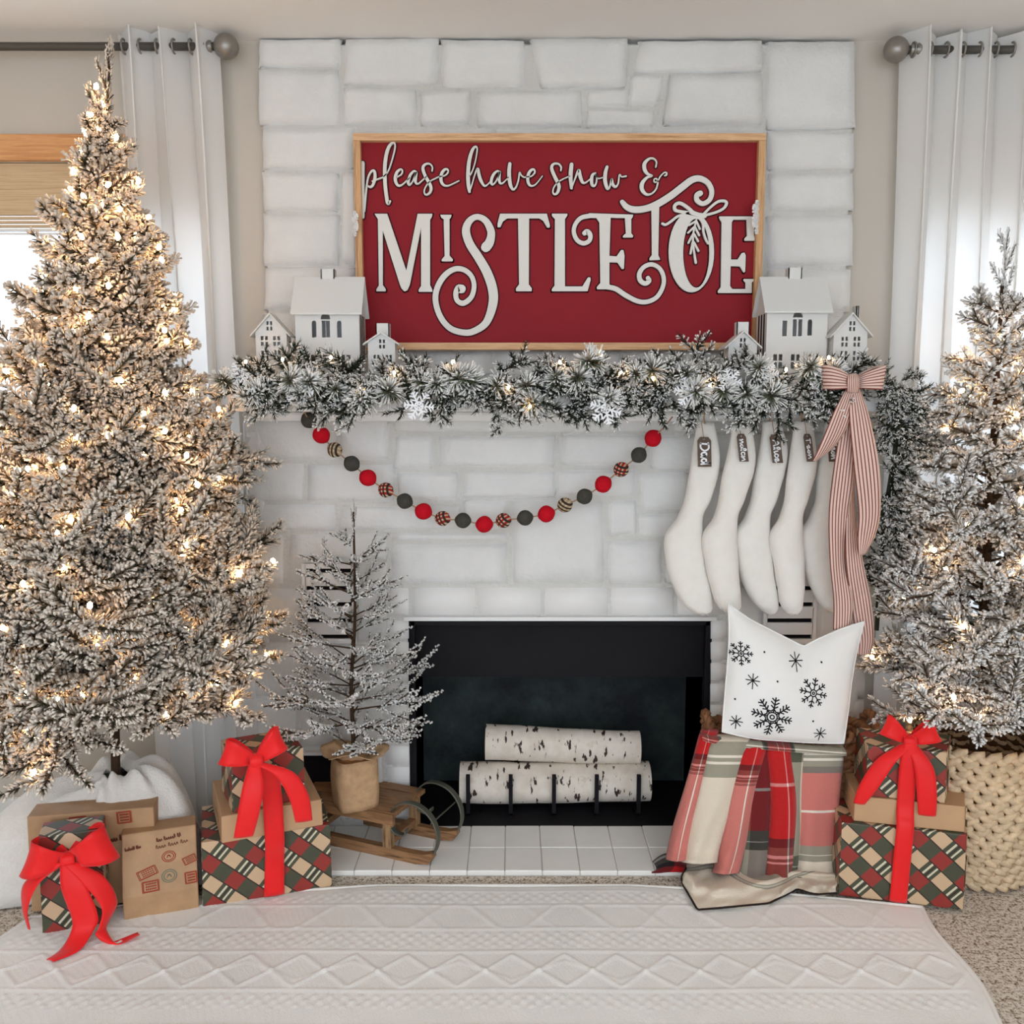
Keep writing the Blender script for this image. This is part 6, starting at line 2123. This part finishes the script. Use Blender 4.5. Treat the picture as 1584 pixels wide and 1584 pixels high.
# pale seagrass basket under the right tree : plaited rows
sbx, sby = TR_.x + 0.005, TR_.y + 0.02
sb = empty('seagrass_basket', (sbx, sby, 0), 'round pale seagrass basket holding the right tree', 'basket')
r0, hb = 0.175, 0.40
bm = bmesh.new()
bmesh.ops.create_icosphere(bm, subdivisions=1, radius=1.0)
leafV = np.array([v.co for v in bm.verts])
leafF = [tuple(v.index for v in f.verts) for f in bm.faces]
bm.free()
nrow = 15
for i in range(nrow):
    t = (i + 0.5) / nrow
    z = 0.012 + t * hb
    r = r0 * (0.9 + 0.18 * math.sin(t * 2.6))
    parts = []
    m = 26
    for j in range(m):
        for s in (-1, 1):
            a = 2 * math.pi * (j + (0.0 if s < 0 else 0.5) + 0.3 * i) / m
            V = leafV * np.array([0.03, 0.013, 0.0135])
            an = s * 0.5
            ca, sa = math.cos(an), math.sin(an)
            x, zz = V[:, 0] * ca - V[:, 2] * sa, V[:, 0] * sa + V[:, 2] * ca
            tx_, ty_ = -math.sin(a), math.cos(a)
            nx2, ny2 = math.cos(a), math.sin(a)
            parts.append((np.column_stack([sbx + r * nx2 + x * tx_ + V[:, 1] * nx2, sby + r * ny2 + x * ty_ + V[:, 1] * ny2, z + zz + s * 0.006]), leafF))
    o = mesh('plaited_row', *merge(parts), 'wicker_light', sb, True)
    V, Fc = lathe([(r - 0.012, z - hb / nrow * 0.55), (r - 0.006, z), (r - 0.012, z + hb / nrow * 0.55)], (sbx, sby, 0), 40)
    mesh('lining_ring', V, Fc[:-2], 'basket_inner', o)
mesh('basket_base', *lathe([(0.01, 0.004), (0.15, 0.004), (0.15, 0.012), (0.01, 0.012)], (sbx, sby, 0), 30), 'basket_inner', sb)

# ------------------------------------------------------------------ pillow
YP = 2.475
BP = [(1126, 934), (1160, 958), (1205, 981), (1243, 1000), (1262, 990), (1300, 973), (1337, 961)]     # top edge with the chop
left = [(1126, 934), (1128, 980), (1125, 1030), (1120, 1090), (1117, 1132)]
right = [(1337, 961), (1325, 1010), (1318, 1050), (1312, 1100), (1305, 1150)]
bot = [(1117, 1132), (1165, 1142), (1210, 1146), (1260, 1149), (1305, 1150)]
NU, NV = 34, 30


def samp(lst, n):
    P = catmull(np.array(lst, float), 12) if lst is not BP else np.array(lst, float)
    d = np.concatenate([[0], np.cumsum(np.linalg.norm(np.diff(P, axis=0), axis=1))])
    t = np.linspace(0, d[-1], n)
    return np.column_stack([np.interp(t, d, P[:, 0]), np.interp(t, d, P[:, 1])])


ct, cb, cl, cr = samp(BP, NU), samp(bot, NU), samp(left, NV), samp(right, NV)
Fr, Bkk = [], []
for i in range(NU):
    u = i / (NU - 1)
    for j in range(NV):
        v = j / (NV - 1)
        p = (1 - v) * ct[i] + v * cb[i] + (1 - u) * cl[j] + u * cr[j] - ((1 - u) * (1 - v) * ct[0] + u * (1 - v) * ct[-1] + (1 - u) * v * cb[0] + u * v * cb[-1])
        puff = (max(0, math.sin(math.pi * u)) ** 0.55) * (max(0, math.sin(math.pi * v)) ** 0.55)
        chop = math.exp(-((u - 0.55) / 0.12) ** 2) * math.exp(-(v / 0.35) ** 2)
        dn = puff * 0.062 - 0.02 * chop * puff ** 0.5 + 0.004 * math.sin(u * 11 + v * 5) * puff
        yl_ = YP + 0.04 * (1 - v)
        w = atY(p[0], p[1], yl_)
        Fr.append((w.x, yl_ - dn, w.z))
        Bkk.append((w.x, yl_ + dn * 0.8, w.z))
pil = empty('throw_pillow', atY(1215, 1130, YP), 'white chopped throw pillow printed with black snowflakes in the basket', 'pillow')
nf = len(Fr)
gf = grid_faces(NU, NV)
cover = mesh('pillow_cover', Fr + Bkk, [tuple(reversed(q)) for q in gf] + [tuple(nf + i for i in q) for q in gf], 'pillow', pil, True)
rimi = [i * NV for i in range(NU)] + [(NU - 1) * NV + j for j in range(1, NV)] + [i * NV + NV - 1 for i in range(NU - 2, -1, -1)] + [j for j in range(NV - 2, 0, -1)]
mesh('seam', *tube(np.array([Fr[i] for i in rimi]), 0.0022, 6, True), 'pillow', pil, True)
bvh = BVHTree.FromPolygons([Vector(p) for p in Fr], [tuple(q) for q in gf])


def on_pillow(px, py):
    r = atY(px, py, YP - 0.1)
    # straight along depth from the plane through the print position on the cloth
    w = atY(px, py, YP - 0.04)
    h = bvh.ray_cast(Vector((w.x, 1.8, w.z)), Vector((0, 1, 0)))
    if h[0] is None:
        return (w.x, YP, w.z)
    return (h[0].x, h[0].y - 0.0012, h[0].z)


def pillow_print(strokes, wid, name='printed_snowflake'):
    prs = []
    for s in strokes:
        s = np.array(s, float)
        if len(s) == 2:
            s = np.array([s[0] + (s[1] - s[0]) * t for t in np.linspace(0, 1, 5)])
        L, Rr = stroke_outline(s, wid, 3, False, False)
        m = len(L)
        V = [on_pillow(*p) for p in L] + [on_pillow(*p) for p in Rr]
        prs.append((V, [(i, i + 1, m + i + 1, m + i) for i in range(m - 1)]))
    mesh(name, *merge(prs), 'ink', cover)


cP = crop(1110, 930, 6.6)


def flake_print(cx, cy, r, arms, rot, style, wid):
    c = cP(cx, cy)
    r = r / 6.6
    st = []
    for i in range(arms):
        a = rot + 2 * math.pi * i / arms
        d, p = np.array([math.cos(a), math.sin(a)]), np.array([-math.sin(a), math.cos(a)])
        C0 = np.array(c)
        if style == 'star':
            st.append([C0, C0 + d * r * (1.25 if i == 2 and arms == 8 else 1)])
            continue
        st.append([C0 + d * r * 0.24, C0 + d * r])
        for q, l in ((0.45, 0.17), (0.62, 0.2), (0.8, 0.17)) if style == 'big' else ((0.5, 0.2), (0.76, 0.18)):
            for s in (-1, 1):
                st.append([C0 + d * r * q, C0 + d * r * (q + l * 0.75) + p * s * r * l])
        if style == 'big':
            d2 = np.array([math.cos(a + math.pi / arms), math.sin(a + math.pi / arms)])
            d3 = np.array([math.cos(a + 2 * math.pi / arms), math.sin(a + 2 * math.pi / arms)])
            st.append([C0 + d * r * 0.42, C0 + d2 * r * 0.3])
            st.append([C0 + d2 * r * 0.3, C0 + d3 * r * 0.42])
    if style != 'star':
        for k in ((0.24, 0.1) if style == 'big' else (0.22, 0.08)):
            an = np.linspace(0, 2 * math.pi, 15)
            st.append([(c[0] + math.cos(a) * r * k, c[1] + math.sin(a) * r * k) for a in an])
    pillow_print(st, wid)


flake_print(555, 1180, 205, 8, 0.2, 'big', 2.0)
flake_print(985, 945, 150, 8, 0.25, 'mid', 1.8)
flake_print(275, 573, 120, 8, 0.0, 'mid', 1.6)
flake_print(845, 650, 80, 8, 0.05, 'star', 1.5)
flake_print(378, 830, 70, 8, 0.1, 'star', 1.5)
flake_print(212, 1260, 65, 8, 0.05, 'star', 1.5)
flake_print(1065, 1370, 68, 8, 0.1, 'star', 1.5)
for x, y in ((512, 552), (1100, 655), (620, 828), (204, 1033), (982, 1232)):
    c = cP(x, y)
    pillow_print([[(c[0] - 1.3, c[1]), (c[0] + 1.3, c[1])]], 2.8, 'printed_dot')

# ------------------------------------------------------------------ tartan throw
thr = empty('tartan_throw', atZ(1180, 1350, 0.01), 'red, green and cream tartan throw spilling over the basket onto the rug', 'blanket')
folds = [  # top x0, x1, y ; bottom x0, x1, y ; cloth u0, u1, v0, v1 ; ridge, layer depth
    (1086, 1110, 1130, 1033, 1064, 1330, 0.06, 0.24, 0.60, 1.40, 0.030, 0.012),
    (1240, 1304, 1152, 1230, 1294, 1350, 0.42, 0.60, 0.985, 0.36, 0.022, 0.012),
    (1214, 1244, 1150, 1200, 1236, 1352, 0.31, 0.37, 0.10, 0.48, 0.020, 0.010),
    (1184, 1220, 1148, 1186, 1232, 1356, 0.72, 0.90, 0.52, 0.99, 0.034, 0.004),
    (1156, 1190, 1146, 1140, 1196, 1358, 0.64, 0.71, 0.86, 0.30, 0.026, 0.008),
    (1152, 1188, 1146, 1104, 1142, 1350, 0.73, 0.92, 0.66, 1.40, 0.034, 0.000),
    (1102, 1160, 1138, 1058, 1110, 1334, 0.38, 0.62, 1.03, 1.41, 0.030, -0.004)]
tYt, tYb = 2.472, 2.49
V, UVs, Fc = [], [], []
nv = 40
base = 0
for fi, (ta, tb2, tyy, ba, bb2, byy, u0, u1, v0, v1, dep, lay) in enumerate(folds):
    nu = 18
    for i in range(nu):
        q = i / (nu - 1)
        qq = q + 0.05 * math.sin(q * 6.28)
        for j in range(nv):
            t = j / (nv - 1)
            bend = math.sin(math.pi * t) * (5 if fi in (3, 4) else -2)
            px = (ta + (tb2 - ta) * q) * (1 - t) + (ba + (bb2 - ba) * q) * t + bend + 3 * math.sin(t * 6 + fi * 2) * t
            py = tyy + (byy - tyy) * t + 3 * math.sin(q * 3.1) * t
            ridge = (math.sin(math.pi * qq) ** 0.6) * dep * (0.55 + 0.75 * t) + 0.005 * math.sin(q * 11 + t * 5 + fi) * t
            yy = tYt + (tYb - tYt) * t + lay + 0.012 - ridge
            if t < 0.1:
                yy += 0.045 * (1 - t / 0.1) ** 2
            if t > 0.86:
                yy -= 0.03 * ((t - 0.86) / 0.14) ** 2
            w = atY(px, py, yy)
            V.append((w.x, yy, max(w.z, 0.016 + 0.006 * math.sin(q * 3.1))))
            vv = float(np.interp(t, [0, 0.3, 0.33, 1], [0.72, 0.945, 1.16, 1.40])) if fi in (0, 5) else v0 + (v1 - v0) * t
            UVs.append((u0 + (u1 - u0) * q, vv))
    Fc += [tuple(base + k for k in f) for f in grid_faces(nu, nv)]
    base += nu * nv
o = mesh('draped_cloth', V, Fc, 'blanket', thr, True, np.array(UVs))
md = o.modifiers.new('thickness', 'SOLIDIFY')
md.thickness = 0.005
# the corner spread over the rug
nu, nv = 64, 26
V, UVs = [], []
for i in range(nu):
    u_ = i / (nu - 1)
    ta = np.array([np.interp(u_, [0, .5, 1], [1060, 1165, 1296]), np.interp(u_, [0, .5, 1], [1330, 1338, 1334])])
    tb_ = np.array([np.interp(u_, [0, .12, .55, 0.72, 0.85, 1], [1056, 1076, 1190, 1236, 1268, 1296]), np.interp(u_, [0, .12, .55, .72, .85, 1], [1372, 1408, 1398, 1376, 1384, 1382])])
    for j in range(nv):
        v_ = j / (nv - 1)
        p = ta + (tb_ - ta) * v_ + np.array([3 * math.sin(v_ * 7 + u_ * 5), 0])
        zz = 0.022 + 0.02 * (1 - v_) ** 0.7 * abs(math.sin(u_ * 9.5 + v_ * 2.2)) + 0.016 * math.exp(-((v_ - 0.45 - 0.12 * math.sin(u_ * 6)) / 0.14) ** 2) + 0.012 * math.sin(u_ * 21 + v_ * 4) * (1 - v_) * (u_ > 0.1)
        zz += 0.003 * math.sin(u_ * 31 + v_ * 9) * math.sin(v_ * 11 + u_ * 6) + 0.002 * math.sin(v_ * 19 - u_ * 13) * (0.3 + u_)
        if u_ > 0.62:
            zz += 0.014 * math.exp(-((v_ - 0.75) / 0.15) ** 2) * (1 + math.sin(u_ * 40))
        w = atZ(p[0], p[1], max(zz, 0.018))
        V.append(tuple(w))
        UVs.append((0.40 + 0.2 * u_, np.interp(v_ + 0.25 * math.sin(u_ * 8), [-0.3, 0.25, 0.4, 1.3], [0.88, 1.02, 1.16, 1.40])))
o = mesh('spread_corner', V, [tuple(reversed(f)) for f in grid_faces(nu, nv)], 'blanket', thr, True, np.array(UVs))
md = o.modifiers.new('thickness', 'SOLIDIFY')
md.thickness = 0.004
edge_pts = [V[j] for j in range(8, nv)] + [V[i * nv + nv - 1] for i in range(1, nu)]
mesh('hem_stitching', *tube(np.array(edge_pts) + np.array([0, 0, 0.001]), 0.0028, 6), 'blanket_edge', thr, True)
# dark folded end at the hearth edge
nu, nv = 18, 10
V, UVs = [], []
for i in range(nu):
    u_ = i / (nu - 1)
    for j in range(nv):
        v_ = j / (nv - 1)
        px = 1008 + 66 * u_ + 6 * math.sin(v_ * 3)
        py = 1350 - 30 * v_ * math.sin(math.pi * min(1, 0.2 + u_ * 0.8)) - 2 * u_
        w = atY(px, py, 2.50 + 0.05 * v_)
        V.append((w.x, w.y - 0.01 * math.sin(3.1 * v_), max(0.022, w.z)))
        UVs.append((0.66 + 0.1 * u_, 0.80 + 0.13 * v_))
o = mesh('folded_end', V, grid_faces(nu, nv), 'blanket', thr, True, np.array(UVs))
md = o.modifiers.new('thickness', 'SOLIDIFY')
md.thickness = 0.005
# blanket layer tucked over the rim beside the pillow
P, W = [], []
V, UVs = [], []
nu, nv = 30, 8
for i in range(nu):
    u_ = i / (nu - 1)
    px = 1084 + (1304 - 1084) * u_
    py = 1126 + 24 * u_ ** 0.6
    for j in range(nv):
        v_ = j / (nv - 1)
        w = atY(px, py + 13, 2.50)
        V.append((w.x, 2.50 - 0.03 * math.cos(v_ * math.pi) + 0.0, w.z + 0.016 * math.sin(v_ * math.pi) - (0.05 * (v_ - 0.5) if v_ > 0.5 else 0)))
        UVs.append((np.interp(u_, [0, .14, .42, .55, .63, .74, 1], [0.06, 0.36, 0.63, 0.9, 0.66, 0.42, 0.6]), 0.92 + 0.12 * v_))
o = mesh('rolled_edge', V, grid_faces(nu, nv), 'blanket', thr, True, np.array(UVs))
md = o.modifiers.new('thickness', 'SOLIDIFY')
md.thickness = 0.004
